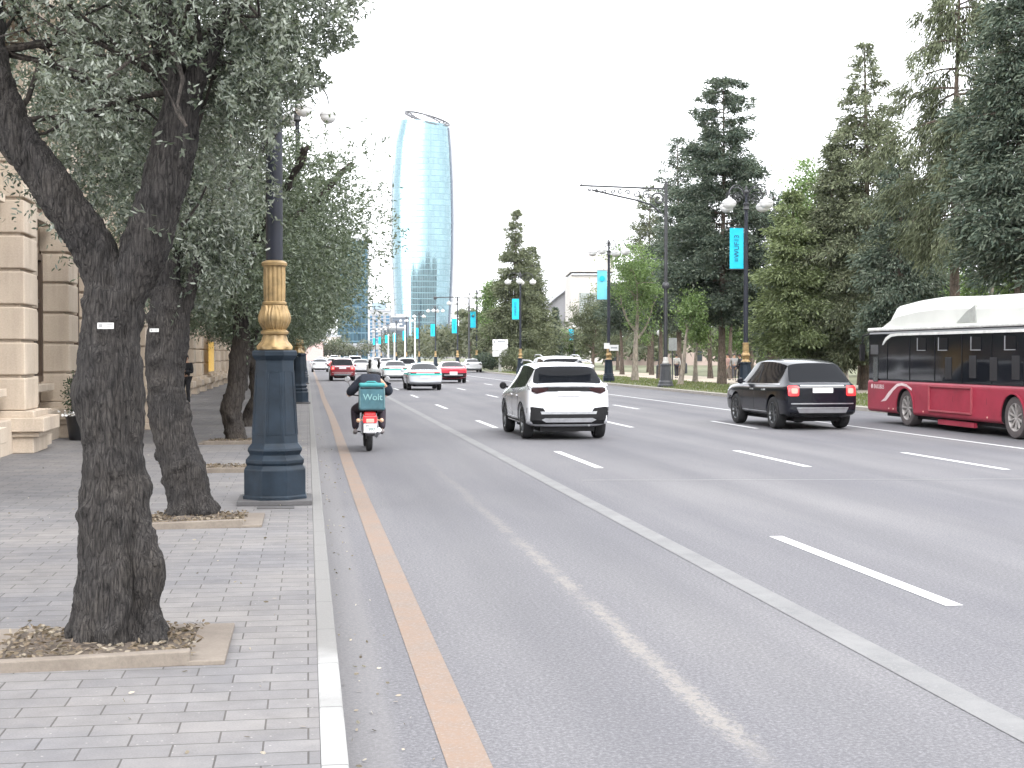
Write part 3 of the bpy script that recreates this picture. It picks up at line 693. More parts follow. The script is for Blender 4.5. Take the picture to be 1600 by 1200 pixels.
# --- nearest tree
def W1(px, py, d=8.5): return px_at(px, py, d)
t1 = empty('olive_tree', (0, 0, 0), 0, 'nearest street tree, thick dark forked trunk with a small white tag, at the lower left', 'tree')
base1 = [(182, 1020), (181, 975), (180, 900), (180, 800), (177, 700), (172, 600), (173, 520), (182, 455)]
rad1 = [.285, .262, .238, .222, .200, .212, .192, .20]
limb_l = [W1(185, 500), W1(160, 420, 8.5), W1(118, 345, 8.45), W1(68, 275, 8.4), W1(18, 190, 8.4), W1(-12, 80, 8.5), W1(-14, -40, 8.6), W1(20, -170, 8.7)]
limb_r = [W1(178, 500), W1(214, 425, 8.5), W1(245, 335, 8.5), W1(268, 235, 8.55), W1(288, 140, 8.6)]
limb_rl = [W1(280, 170, 8.55), W1(262, 80, 8.6), W1(250, -40, 8.7), W1(235, -160, 8.8)]
limb_rr = [W1(282, 180, 8.55), W1(318, 95, 8.5), W1(372, 5, 8.5), W1(430, -80, 8.45)]
limbs = [([W1(x, y) for x, y in base1], rad1), (limb_l, [.15, .152, .148, .142, .130, .105, .09, .07]), (limb_r, [.14, .152, .15, .148, .135]),
         (limb_rl, [.10, .105, .09, .07]), (limb_rr, [.10, .085, .06, .04])]
limbs.append(([W1(205, 780, 8.45), W1(222, 840, 8.42), W1(229, 900, 8.42), W1(224, 950, 8.42), W1(234, 1010, 8.4)], [.06, .10, .12, .10, .13]))
limbs.append(([W1(190, 850, 8.35), W1(186, 930, 8.3), W1(180, 1010, 8.25)], [.05, .09, .08]))
for a in range(7):
    an = a/7*2*PI+.4; c = W1(181, 960); f = Vector((math.cos(an), math.sin(an), 0))
    limbs.append(([c+f*.17, c+f*.26-Vector((0, 0, .17)), c+f*.33-Vector((0, 0, .32))], [.10, .085, .05]))
gnarl(limbs, 'trunk', BARK, t1, .019, .021, 1, blobs=[(W1(140, 590), .06), (W1(236, 300, 8.5), .05)])
mbt = MB()
def scr1(p):
    v = Vector(p)-EYE; d = v.dot(FW); return 800+FPX*v.dot(RT)/d, 600-FPX*v.dot(UP)/d
def small_branches(root_pts, n, rng, ln=(.5, 1.1), r0=.022, up=.4):
    out = []
    for i in range(n):
        p = Vector(root_pts[rng.integers(len(root_pts))]); d = Vector(rng.normal(size=3)); d.z = abs(d.z)*up+rng.normal()*.25; d.normalize()
        L = rng.uniform(*ln); pts = [p]
        for s in range(4):
            d = (d+Vector(rng.normal(size=3))*.22).normalized(); pts.append(pts[-1]+d*L/4)
        q_ = scr1(pts[-1])
        if q_[0] > np.interp(q_[1], [-60, 60, 90, 150, 250, 420], [560, 520, 470, 400, 380, 330]) or (q_[0] < 215 and q_[1] > 250): continue
        mbt.tube(pts, [r0, r0*.8, r0*.6, r0*.42, r0*.25], 6); out += pts[2:]
    return out
rng = np.random.default_rng(11)
src = limb_l[3:]+limb_r[2:]+limb_rl[1:]+limb_rr[1:]
tips = small_branches(src, 60, rng, (.6, 1.4)); tips += small_branches(tips, 70, rng, (.3, .8), .011, .6)
mbt.build('branch', BARK_F, t1, smooth=True)
c1 = (-1.05, 9.1, 4.35)
P = blob_points(4100, c1, (2.35, 2.2, 1.95), rng, 4.0, 1.9, -.02, .55)
T = np.array([list(p) for p in tips]); T = T[rng.integers(len(T), size=900)]+rng.normal(0, .12, (900, 3))
fork = np.array([list(W1(x, y, d)) for x, y, d in ((150, 250, 9.3), (190, 300, 9.0), (120, 200, 9.5), (200, 180, 9.4), (90, 140, 9.6), (160, 120, 9.4), (215, 360, 8.7), (190, 355, 8.8), (90, 60, 9.3), (350, 250, 9.6), (380, 150, 9.2), (420, 120, 9.1), (470, 120, 9.3), (440, 170, 9.5), (495, 60, 9), (520, 20, 8.8), (350, 60, 8.6), (330, 170, 9.0), (400, 60, 8.8), (300, 60, 9.0), (540, -10, 8.8))])
F = fork[rng.integers(len(fork), size=1400)]+rng.normal(0, .17, (1400, 3))
P = np.concatenate([P, T, F])
fr = (P-np.array(EYE)); dz = fr @ np.array(FW); sx_ = 800+FPX*(fr @ np.array(RT))/dz; sy_ = 600-FPX*(fr @ np.array(UP))/dz
keep = ~((sy_ > 405+(sx_ < 130)*-90+((sx_ > 330))*-60) & (dz < 12))               # the crown ends above the fork
keep &= ~((sx_ > 230) & (sx_ < 320) & (sy_ > 150) & (sy_ < 420) & (dz < 8.62))
keep &= ~((sx_ < 170-(sy_-100)*-.2) & (sx_ > -20) & (sy_ > 60) & (sy_ < 420) & (dz < 8.6) & (np.abs(sx_-(175-(430-sy_)*.62)) < 75))
keep &= ~((sx_ > 545) & (dz < 14)) & ~((sx_ > 430) & (sy_ > 150)) & ~((sx_ > 500) & (sy_ > 75))
keep &= ~((sx_ < 90) & (sy_ > 10) & (rng.random(len(P)) < .85)) & (P[:, 2] > 2.3) & (dz > 6.9)
P = P[keep]
dirs = unit(P-np.array(c1))*.6+rng.normal(0, .6, P.shape)+np.array([0, 0, -.15])
vv, k = twigs_leaves(P, dirs, 22, .25, .040, .0115, rng)
LIMB_PX = [(185, 500), (150, 415), (112, 340), (65, 272), (15, 190), (-12, 80)], [(185, 500), (222, 410), (250, 330), (268, 235), (285, 150)]
def cull(vv, k, test):
    c_ = vv.reshape(-1, k, 3).mean(1)-np.array(EYE); dz = c_ @ np.array(FW); sx = 800+FPX*(c_ @ np.array(RT))/dz; sy = 600-FPX*(c_ @ np.array(UP))/dz
    return vv.reshape(-1, k, 3)[~test(sx, sy, dz)].reshape(-1, 3)
def near_limb(sx, sy, dz):
    m = np.zeros(len(sx), bool)
    for pl in LIMB_PX:
        for (x0, y0), (x1, y1) in zip(pl, pl[1:]):
            t = np.clip(((sx-x0)*(x1-x0)+(sy-y0)*(y1-y0))/((x1-x0)**2+(y1-y0)**2), 0, 1); m |= np.hypot(sx-x0-t*(x1-x0), sy-y0-t*(y1-y0)) < 52
    r_ = rng.random(len(sx))
    out = m & (dz < 8.75) & (r_ < .975)
    edge = np.interp(sy, [-60, 60, 90, 150, 160, 250, 420], [600, 560, 515, 500, 445, 440, 430])+14*np.sin(sy*.11)
    gap = np.sin(sx*.071+1.3*np.sin(sy*.045))*np.sin(sy*.063+1.1*np.sin(sx*.038)) > .35
    out |= gap & (sx < 250) & (sy > 60) & (r_ < .8)
    out |= (sx > edge) | ((sx > 130) & (sx < 215) & (sy > 330) & (r_ < .6)) | (sy > 410)
    return out
vv = cull(vv, k, near_limb)
vv2, k = twigs_leaves(np.array([list(W1(x, y, 8.28)) for x, y in ((205, 75), (180, 115), (250, 105), (262, 125), (300, 165), (318, 170), (280, 205), (275, 225), (222, 355), (230, 330))]), rng.normal(0, 1, (10, 3)), 12, .16, .05, .015, rng)
np_mesh('crown', np.concatenate([vv, vv2]), k, [OLIVE], parent=t1)
TAG_M = mat('white_tag', (.45, .45, .44), .5); INK = mat('tag_ink', (.05, .05, .05), .6)
def tree_tag(p, s, parent):
    o = MB().box((0, 0, 0), (.095*s, .006, .036*s)).build('tag', TAG_M, parent); o.location = p; o.rotation_euler = (0, 0, -YAW)
    mb = MB()
    for r_, (x0, x1) in enumerate(((.0, .036), (.0, .028))): mb.box(((x0+x1)/2*s+.003, -.0045, (.006-.012*r_)*s), ((x1-x0)*s, .002, .0045*s))
    mb.box((-.028*s, -.0045, 0), (.02*s, .002, .02*s)); mb.build('tag_print', mat('tag_print', (.2, .2, .2), .6), o)
tree_tag(W1(165, 509, 8.24), 1, t1)
# --- second tree
def W2(px, py, d=15.0): return px_at(px, py, d)
t2 = empty('olive_tree', (0, 0, 0), 0, 'second street tree with a knobbly leaning trunk, just behind the nearest one', 'tree')
base2 = [(297, 822), (294, 780), (284, 730), (272, 680), (262, 620), (261, 560), (265, 500), (262, 450)]
la = [W2(262, 480), W2(268, 400), W2(285, 320), W2(300, 230), W2(330, 140)]
lb = [W2(285, 520), W2(300, 450), W2(318, 380), W2(350, 320), W2(395, 260), W2(430, 200)]
lc = [W2(250, 460), W2(240, 380), W2(215, 300), W2(180, 220)]
limbs = [([W2(x, y) for x, y in base2], [.29, .26, .25, .24, .24, .255, .245, .20]), (la, [.15, .14, .12, .1, .07]), (lb, [.10, .105, .09, .07, .05, .04]), (lc, [.12, .11, .09, .06])]
limbs.append(([W2(292, 690, 14.9), W2(308, 735, 14.85), W2(310, 775, 14.85), W2(322, 805, 14.8)], [.06, .11, .12, .12]))
for a in range(7):
    an = a/7*2*PI; c = W2(298, 780); f = Vector((math.cos(an), math.sin(an), 0))
    limbs.append(([c+f*.14, c+f*.24-Vector((0, 0, .12)), c+f*.32-Vector((0, 0, .26))], [.10, .08, .05]))
gnarl(limbs, 'trunk', BARK, t2, .026, .036, 5, blobs=[(W2(256, 710), .09), (W2(246, 600, 14.85), .08), (W2(322, 800, 14.9), .10)])
tree_tag(W2(241, 516, 14.74), 1.0, t2)
mbt = MB(); rng = np.random.default_rng(12)
tips = small_branches(la[2:]+lb[2:]+lc[1:], 40, rng, (.6, 1.5)); tips += small_branches(tips, 40, rng, (.3, .8), .011, .6)
mbt.build('branch', BARK_F, t2, smooth=True)
c2 = (-1.55, 15.5, 4.5); P = blob_points(2600, c2, (1.75, 2.3, 1.95), rng, 9.0, 1.2, -.1, .55)
T = np.array([list(p) for p in tips]); T = T[rng.integers(len(T), size=900)]+rng.normal(0, .15, (900, 3)); P = np.concatenate([P, T])
low = np.array([list(W2(x, y, d)) for x, y, d in ((330, 400, 15), (300, 370, 15.3), (250, 400, 15.5), (350, 350, 15), (280, 420, 15.6), (310, 330, 14.8), (350, 270, 15.5), (330, 450, 16), (390, 330, 15.6))])
P = np.concatenate([P, low[rng.integers(len(low), size=600)]+rng.normal(0, .2, (600, 3))]); P = P[P[:, 2] > 2.45]
vv, k = twigs_leaves(P, unit(P-np.array(c2))*.6+rng.normal(0, .6, P.shape), 15, .30, .062, .02, rng)
def right_edge(sx, sy, dz):
    edge = np.interp(sy, [-60, 60, 140, 200, 260, 300, 420, 480], [560, 530, 500, 450, 415, 405, 400, 360])+10*np.sin(sy*.13)
    return (sx > edge) | ((sx > 402) & (sx < 452) & (sy > 175) & (dz < 17.3)) | ((sx > 345) & (sy > 205) & (sy < 300) & (rng.random(len(sx)) < .55))
vv = cull(vv, k, right_edge)
np_mesh('crown', vv, k, [OLIVE], parent=t2)
# --- the row beyond: three built, then copied
def olive(loc, seed, trunk_px=None, cr=2.75, label=''):
    rng = np.random.default_rng(seed); root = empty('olive_tree', loc, 0, label, 'tree', OG)
    if trunk_px: tp, tr = trunk_px
    else:
        x = 0; tp, tr = [], []
        for i, z in enumerate((-.08, .25, .7, 1.2, 1.7, 2.3)): tp.append(Vector((rng.normal(0, .07), rng.normal(0, .07), z))); tr.append([.27, .2, .19, .18, .18, .17][i])
    limbs = [(tp, tr)]; ends = []
    for i in range(5):
        a = 2*PI*i/5+rng.uniform(-.3, .3); d = Vector((math.cos(a), math.sin(a), 0)); r_ = rng.uniform(.9, 1.7)
        pts = [tp[-2].lerp(tp[-1], .6), tp[-1]+d*.25+Vector((0, 0, .3)), tp[-1]+d*.75*r_+Vector((0, 0, .95)), tp[-1]+d*1.25*r_+Vector((0, 0, 1.6)), tp[-1]+d*1.6*r_+Vector((0, 0, 2.1))]
        limbs.append((pts, [.12, .09, .07, .05, .03])); ends += pts[2:]
    gnarl(limbs, 'trunk', BARK_F, root, .05, .045, seed)
    P = blob_points(4200, (0, 0, 4.3), (cr, cr, 2.05), rng, seed*1.3, 1.3, -.22, .42, .2)
    low = blob_points(500, (.4, 0, 2.9), (cr*.85, cr*.85, .75), rng, seed*1.9, 1.1, -.05, .5); P = np.concatenate([P, low])
    E_ = np.array([list(e) for e in ends])[rng.integers(len(ends), size=500)]+rng.normal(0, .35, (500, 3)); P = np.concatenate([P, E_])
    P = P[P[:, 2] > 2.1]
    vv, k = twigs_leaves(P, unit(P-np.array((0, 0, 4)))*.7+rng.normal(0, .6, P.shape), 11, .34, .10, .034, rng, 'quad')
    np_mesh('crown', vv, k, [OLIVE_F], parent=root); return root
OG = 'street trees in a row along the left pavement'
t1['group'] = OG; t2['group'] = OG
tb = px_at(370, 692, 28.3)
def L3(x, y): p = px_at(x, y, 28.3); return Vector((p.x-tb.x, p.y-tb.y, p.z-.10))
tpx = ([L3(370, 700), L3(368, 678), L3(360, 640), L3(372, 590), L3(378, 530), L3(374, 470), L3(382, 410)], [.36, .26, .22, .24, .21, .20, .17])
trees_l = [olive((tb.x, tb.y, .10), 21, tpx, 2.95, 'third street tree, wavy trunk standing alone in its pit left of the nearest lamp')]
trees_l.append(olive((-1.35, 35.0, .10), 22, None, 2.7, 'fourth street tree, trunk half hidden by the left edge of the nearest pedestal'))
words_ = ['fifth', 'sixth', 'seventh', 'eighth', 'ninth', 'tenth', 'eleventh', 'twelfth', 'thirteenth', 'fourteenth', 'fifteenth', 'sixteenth']
for i in range(12):
    t = copy_tree(trees_l[i % 2]); rg = random.Random(i)
    place(t, (-1.4+rg.uniform(-.2, .2), 41.6+i*6.9+rg.uniform(-.6, .6), .10), rg.uniform(0, 6), words_[i]+' street tree of the left row, counting away, behind the lamp', rg.uniform(.92, 1.12))
# --- planting pits
def pit(cx, cy, lab, tilt=True, wx=1.3, wy=1.1, seed=1):
    root = empty('tree_pit', (cx, cy, .10), 0, lab, 'tree pit', 'stone bordered planting pits in the pavement')
    mb = MB(); n = 22; rgp = random.Random(seed); vs = []
    for j in range(n+1):
        for i in range(n+1):
            x, y = (i/n-.5)*(wx-.26), (j/n-.5)*(wy-.2); e = min(i, j, n-i, n-j)/n
            vs.append((x, y, .012+.05*min(1, e*3)+.03*noise.noise(Vector((x*5, y*5, seed)))))
    mb.add(vs, [(j*(n+1)+i, j*(n+1)+i+1, (j+1)*(n+1)+i+1, (j+1)*(n+1)+i) for j in range(n) for i in range(n)])
    mb.build('soil', SOIL, root, smooth=True)
    rg = np.random.default_rng(seed); k = 900; p = np.stack([rg.uniform(-.5, .5, k)*(wx-.28), rg.uniform(-.5, .5, k)*(wy-.22), rg.uniform(.035, .075, k)], 1)
    vv, q = leaf_faces(p, np.stack([rg.normal(size=k), rg.normal(size=k), rg.normal(0, .25, k)], 1), .045, .016, rg, 'leaf')
    np_mesh('leaf_litter', vv, q, [leaf_mat('dry_leaves', [(.05, .035, .025), (.12, .09, .06), (.22, .19, .15)], .8, .1) if 'dry_leaves' not in _mc else _mc['dry_leaves']], parent=root)
    b = MB().box((wx/2-.065, 0, .012), (.22, wy, .03)).build('border_stone', PITSTONE, root, bevel=.006)
    b = MB().box((-wx/2+.065, 0, .012), (.22, wy, .03)).build('border_stone', PITSTONE, root, bevel=.006)
    b = MB().box((0, wy/2-.05, .013), (wx-.3, .12, .03)).build('border_stone', PITSTONE, root, bevel=.006)
    b = MB().box((-.06, -wy/2+.02, .03), (wx-.22, .085, .085)).build('border_stone', PITSTONE, root, bevel=.008)
    if tilt: b.rotation_euler = (0, R(-1.2), R(2.5))
    return root
pit(-1.22, 8.62, 'nearest stone bordered pit with dry leaves around the nearest tree', True, 1.42, 1.12, 1)
pit(-1.18, 15.0, 'second stone bordered pit, around the knobbly leaning tree', True, 1.35, 1.12, 2)
pit(-1.3, 21.7, 'third pit, empty with no tree in it, between the second and third trees', False, 1.2, 1.0, 3)
pit(-1.42, 28.4, 'fourth pit, around the tree left of the nearest lamp', False, 1.25, 1.1, 4)
# ------------------------------------------------------------------ park trees on the far side
NEEDLE = leaf_mat('dark_needles', [(.018, .028, .023), (.046, .066, .052), (.074, .094, .070), (.12, .138, .105)], .8, .12, .15)
NEEDLE_O = leaf_mat('olive_green_needles', [(.030, .036, .024), (.068, .080, .050), (.104, .118, .072), (.16, .175, .11)], .8, .15, .15)
BRIGHT = leaf_mat('fresh_green_leaves', [(.040, .068, .024), (.080, .125, .045), (.13, .19, .075), (.21, .28, .13)], .5, .4)
PALE_BARK = bark_mat('pale_plane_bark', (.12, .105, .085), (.34, .31, .26), 5, .5, .25)
PINE_BARK = bark_mat('pine_bark', (.045, .035, .028), (.20, .165, .135), 14, .3, .6)
def gen_trunk(H, r, rng, lean=(0, 0), n=9, z0=-.15):
    pts = []; a = rng.uniform(0, 6, 2)
    for i in range(n):
        t = i/(n-1); pts.append(Vector((lean[0]*t*H+.12*math.sin(a[0]+t*4)*t, lean[1]*t*H+.12*math.sin(a[1]+t*3.3)*t, z0+t*H)))
    return pts, [r*(1.35 if i == 0 else 1)*(1-.9*i/(n-1)) for i in range(n)]
def along(pts, z):
    for a, b in zip(pts, pts[1:]):
        if a.z <= z <= b.z: return a.lerp(b, (z-a.z)/(b.z-a.z))
    return pts[-1].copy()
def conifer(H, Rr, base_z, seed, mats, n_leaf=34000, droop=.25, lay=.55, sp=(.24, .075), gap=.18, prof=.75, lean=(0, 0), weep=0.0, tr=.26, clump=.22, hang=0):
    """crown of boughs in loose storeys; each bough carries sprays of needles"""
    n_leaf = int(n_leaf*1.5); rng = np.random.default_rng(seed); root = empty('conifer', (0, 0, 0))
    pts, rad = gen_trunk(H*.97, tr, rng, lean)
    mt = MB(); P_, Q_ = resample(pts, rad, .6); mt.tube(P_, Q_, 12)
    C_, D_, Wt = [], [], []
    z = base_z
    while z < H-.25:
        t = (z-base_z)/(H-base_z); env = Rr*((1-t)**prof)*(.35+.65*min(1, t*5+.25))
        nb = int(5+4*(1-t)); a0 = rng.uniform(0, 6.28)
        for b in range(nb):
            if rng.random() < gap: continue
            a = a0+2*PI*b/nb+rng.normal(0, .25); L = env*rng.uniform(.5, 1.22)+.08
            o = along(pts, z+rng.uniform(-.2, .2)); d = Vector((math.cos(a), math.sin(a), 0))
            rise = rng.uniform(.05, .35) if t > .5 else rng.uniform(-.12, .22)
            bp = [o+d*L*s+Vector((0, 0, L*(rise*s-droop*s*s))) for s in (0, .25, .5, .75, 1)]
            if L > .8: mt.tube(bp, [.05*(L/Rr)+.012, .035*(L/Rr)+.01, .02, .014, .006], 5)
            m = max(3, int(L*5.5))
            for j in range(m):
                s = rng.uniform(.18, 1.02)**.8; q = o+d*L*s+Vector((0, 0, L*(rise*s-droop*s*s)))
                C_.append((q.x, q.y, q.z)); D_.append((d.x, d.y, -.25-droop*s)); Wt.append(.45+.55*(1-abs(s-.6)))
        z += lay*(1-.45*t)*rng.uniform(.7, 1.2)
    C_ = np.array(C_); D_ = np.array(D_); Wt = np.array(Wt); Wt /= Wt.sum()
    hz_ = np.clip((C_[:, 2]-base_z)/(H-base_z), 0, 1); sz = clump*rng.uniform(.6, 1.35, len(C_))*(1-.78*hz_**2); Wt = Wt*(1-.72*hz_**1.5); Wt /= Wt.sum()
    idx = rng.choice(len(C_), size=n_leaf, p=Wt); nrm = rng.normal(size=(n_leaf, 3)); pos = C_[idx]+nrm*sz[idx][:, None]*np.array([1, 1, .62])
    if hang: pos[:, 2] -= rng.random(n_leaf)**2*hang
    dr = D_[idx]*.9+unit(nrm)*.7+rng.normal(0, .45, (n_leaf, 3)); dr[:, 2] -= weep
    vv, k = leaf_faces(pos, dr, sp[0]*.78, sp[1]*.78, rng, 'spray')
    mt.build('trunk', mats[0], root, smooth=True); np_mesh('crown', vv, k, [mats[1]], parent=root)
    return root
def broadleaf(H, Rr, base_z, seed, mats, n_leaf=14000, L=.15, W=.11, lean=(0, 0), tr=.2, nlimb=7, blob=.75, open_=.1, name='plane_tree', up=1.0):
    rng = np.random.default_rng(seed); root = empty(name, (0, 0, 0)); mt = MB()
    pts, rad = gen_trunk(H*.8, tr, rng, lean); P_, Q_ = resample(pts, rad, .5); mt.tube(P_, Q_, 12); cl = []
    for i in range(nlimb):
        z = base_z*.8+(H*.75-base_z*.8)*(i+.5)/nlimb; a = 2.4*i+rng.uniform(-.4, .4); d = Vector((math.cos(a), math.sin(a), 0)); o = along(pts, z)
        t = (z-base_z*.8)/(H-base_z*.8); ln_ = Rr*rng.uniform(.7, 1.0)*(1-.45*t)
        bp = [o]; dd = (d+Vector((0, 0, up))).normalized()
        for s in range(4): dd = (dd+Vector(rng.normal(size=3))*.2+Vector((0, 0, .1))).normalized(); bp.append(bp[-1]+dd*ln_*.32)
        r0 = tr*.5*(1-.5*t); mt.tube(bp, [r0, r0*.75, r0*.5, r0*.3, r0*.12], 7); cl += [(b, .8+.3*rng.random()) for b in bp[1:]]
        for q in range(2):
            e = bp[2+q]; d2 = Vector(rng.normal(size=3)); d2.z = abs(d2.z)*.6; d2.normalize(); e2 = e+d2*ln_*.45; mt.tube([e, e.lerp(e2, .5)+Vector((0, 0, .05)), e2], [r0*.35, r0*.22, .01], 5); cl.append((e2, 1))
    cl.append((pts[-1]+Vector((0, 0, .4)), 1)); cl.append((pts[-1]+Vector((0, 0, 1.0)), .7))
    Cn = np.array([list(c) for c, _ in cl]); sz = np.array([s for _, s in cl])*blob
    sub = Cn[rng.integers(len(Cn), size=len(Cn)*6)]; ssz = rng.uniform(.25, .5, len(sub))*blob
    sub = sub+unit(rng.normal(size=sub.shape))*blob*rng.uniform(.4, 1.1, (len(sub), 1))
    idx = rng.integers(len(sub), size=n_leaf); pos = sub[idx]+rng.normal(size=(n_leaf, 3))*ssz[idx][:, None]*np.array([1, 1, .7])
    pos = pos[pos[:, 2] > base_z*.75]
    vv, k = leaf_faces(pos, rng.normal(size=pos.shape)+np.array([0, 0, -.4]), L, W, rng, 'quad')
    mt.build('trunk', mats[0], root, smooth=True); np_mesh('crown', vv, k, [mats[1]], parent=root); return root
def at(px, lat, z=.12):
    """ground spot on the line of sight through column px at lateral distance lat"""
    t = (px-800)/FPX; dx, dy = FW.x+RT.x*t, FW.y+RT.y*t
    return Vector((lat, lat*dy/dx, z))
def pxs(p):  # px per metre at that spot
    return FPX/((Vector(p)-EYE).dot(FW))
TG = 'trees of the park across the road'
def put(o, p, label, cat='tree', rz=0, sc=None, name=None, group=TG):
    place(o, p, rz, label, sc); o['category'] = cat; o['group'] = group
    if name: o.name = name
    return o
def h_for(p, ytop): return 1.85+(554-ytop)/pxs(p)-p.z
# big dark pine (crown px 1035-1210, top y 112)
p = at(1128, 24); H = h_for(p, 112)
put(conifer(H, 3.5, 4.1, 31, (PINE_BARK, NEEDLE), 62000, droop=.1, lay=.68, gap=.13, prof=.42, clump=.32, tr=.24, sp=(.26, .09)), p, 'tall dark blue-green pine left of the globe lamp with the cyan banner', name='pine_tree')
p = at(1060, 30); put(conifer(h_for(p, 205), 3.2, 4.2, 32, (PINE_BARK, NEEDLE), 34000, droop=.1, lay=.7, gap=.14, prof=.6, clump=.36, sp=(.27, .09)), p, 'dark pine forming the lower left shoulder beside the tallest blue-green pine', name='pine_tree')
p = at(1015, 33); put(conifer(h_for(p, 282), 3.1, 3.5, 33, (PINE_BARK, NEEDLE_O), 24000, droop=.12, lay=.85, gap=.26, prof=.55, clump=.36, sp=(.3, .1)), p, 'dark pine behind the scrolled bracket arm of the black post', name='pine_tree')
# spire conifer with top at y 50
p = at(1352, 27); H = h_for(p, 50)
put(conifer(H, 4.3, 1.6, 34, (PINE_BARK, NEEDLE_O), 60000, droop=.3, lay=.5, gap=.1, prof=.78, clump=.28, sp=(.25, .075), weep=.25, tr=.27), p, 'spire-topped conifer behind the black car, branches down to its foot', name='spruce_tree')
p = at(1300, 25.5); put(conifer(h_for(p, 212), 2.4, 1.7, 35, (PINE_BARK, NEEDLE_O), 30000, droop=.3, lay=.5, gap=.14, prof=.8, clump=.28, weep=.2), p, 'shorter drooping conifer on the left flank of the spire-topped one', name='spruce_tree')
p = at(1405, 26); put(conifer(h_for(p, 235), 2.2, 2.6, 41, (PINE_BARK, NEEDLE), 26000, droop=.3, lay=.55, gap=.16, prof=.6, clump=.3, weep=.3), p, 'dark drooping conifer between the spire-topped tree and the bare-trunked one', name='spruce_tree')
# olive-green cypress 1190-1290
p = at(1240, 23.5); put(conifer(h_for(p, 290), 2.1, 2.0, 36, (PINE_BARK, leaf_mat('yellow_green_needles', [(.04, .052, .026), (.085, .108, .05), (.14, .17, .08), (.21, .25, .13)], .6, .2, .3)), 34000, droop=.22, lay=.5, gap=.14, prof=.6, clump=.3, weep=.1), p, 'olive green cypress right of the lamp with the cyan banner', name='cypress_tree')
p = at(1258, 26.5); put(broadleaf(h_for(p, 213), 2.3, 3.0, 37, (PALE_BARK, BRIGHT), 15000, up=1.6, nlimb=10), p, 'bright green plane tree peeping out behind the olive green cypress', name='plane_tree')
p = at(1205, 27); put(conifer(h_for(p, 290), 2.2, 2.5, 42, (PINE_BARK, NEEDLE), 18000, droop=.2, lay=.55, gap=.12, prof=.4, clump=.32), p, 'dark conifer just behind the lamp pole that carries the nearest banner', name='cypress_tree')
# tall weeping conifer with bare trunk at 1490, top beyond frame
p = at(1492, 24.5)
put(conifer(17.5, 3.3, 6.4, 38, (PINE_BARK, NEEDLE_O), 38000, droop=.45, lay=.8, gap=.36, prof=.4, clump=.2, weep=1.1, tr=.24, sp=(.30, .05), hang=.9), p, 'tallest weeping conifer with a bare pale trunk above the bus, hanging twigs', name='weeping_conifer')
p = at(1592, 23); put(conifer(17, 2.3, 4.6, 39, (PINE_BARK, NEEDLE), 40000, droop=.25, lay=.5, gap=.12, prof=.4, clump=.32, weep=.3, tr=.2), p, 'dense dark conifer at the right edge of the view above the bus', name='pine_tree')
p = at(1700, 24); put(conifer(16, 2.6, 3.6, 43, (PINE_BARK, NEEDLE), 20000, droop=.25, lay=.6, gap=.12, prof=.4, clump=.34), p, 'dark conifer standing past the right edge of the view', name='pine_tree')
# bright green trees behind the bus
for i, (px_, lat, yt, lab) in enumerate(((1545, 33, 330, 'bright green plane tree behind the bus, left of the dense edge conifer'), (1612, 30, 345, 'bright green plane tree behind the bus at the right edge of the view'), (1470, 38, 395, 'low pale green tree behind the bus, under the weeping conifer'))):
    p = at(px_, lat); put(broadleaf(h_for(p, yt), 3.0, 2.0, 50+i, (PALE_BARK, BRIGHT), 13000, lean=((.05, 0) if i == 0 else (0, 0)), L=.17, W=.12), p, lab)
p = at(1540, 27); put(broadleaf(9.5, .9, 6.5, 56, (PALE_BARK, BRIGHT), 900, tr=.17, nlimb=3, lean=(.05, .0)), p, 'slim leaning pale trunk rising behind the bus roof')
# plane trees with pale limbs in front of the pines
p = at(992, 21.5); put(broadleaf(h_for(p, 385), 3.6, 3.0, 57, (PALE_BARK, BRIGHT), 11000, tr=.24, nlimb=8, lean=(.03, 0), L=.14, W=.10, up=1.4), p, 'pale-limbed plane tree with fresh green leaves in front of the black post')
p = at(1062, 21); put(broadleaf(h_for(p, 455), 1.3, 3.6, 58, (PALE_BARK, BRIGHT), 2600, tr=.17, nlimb=4, lean=(.16, 0), blob=.5), p, 'leaning pale plane trunk with few leaves right of the black post')
p = at(1086, 24); put(broadleaf(h_for(p, 500), 1.2, 2.9, 59, (PALE_BARK, BRIGHT), 3000, tr=.19, nlimb=3, lean=(.05, 0), blob=.5), p, 'short pale trunk with green sprouts under the tall blue-green pine')
for i, (px_, lat, yt) in enumerate(((1215, 31, 470), (1268, 33, 465), (1322, 36, 450), (1150, 34, 480))):
    p = at(px_, lat); put(broadleaf(h_for(p, yt), 2.0, 1.6, 60+i, (PALE_BARK, BRIGHT), 6000, L=.17, W=.12, tr=.17), p,
        ['low bright tree seen under the olive green cypress', 'low bright tree seen between the cypress and the spire-topped conifer', 'low bright tree under the spire-topped conifer, left of the bus', 'low bright tree right behind the tall blue-green pine trunk'][i])
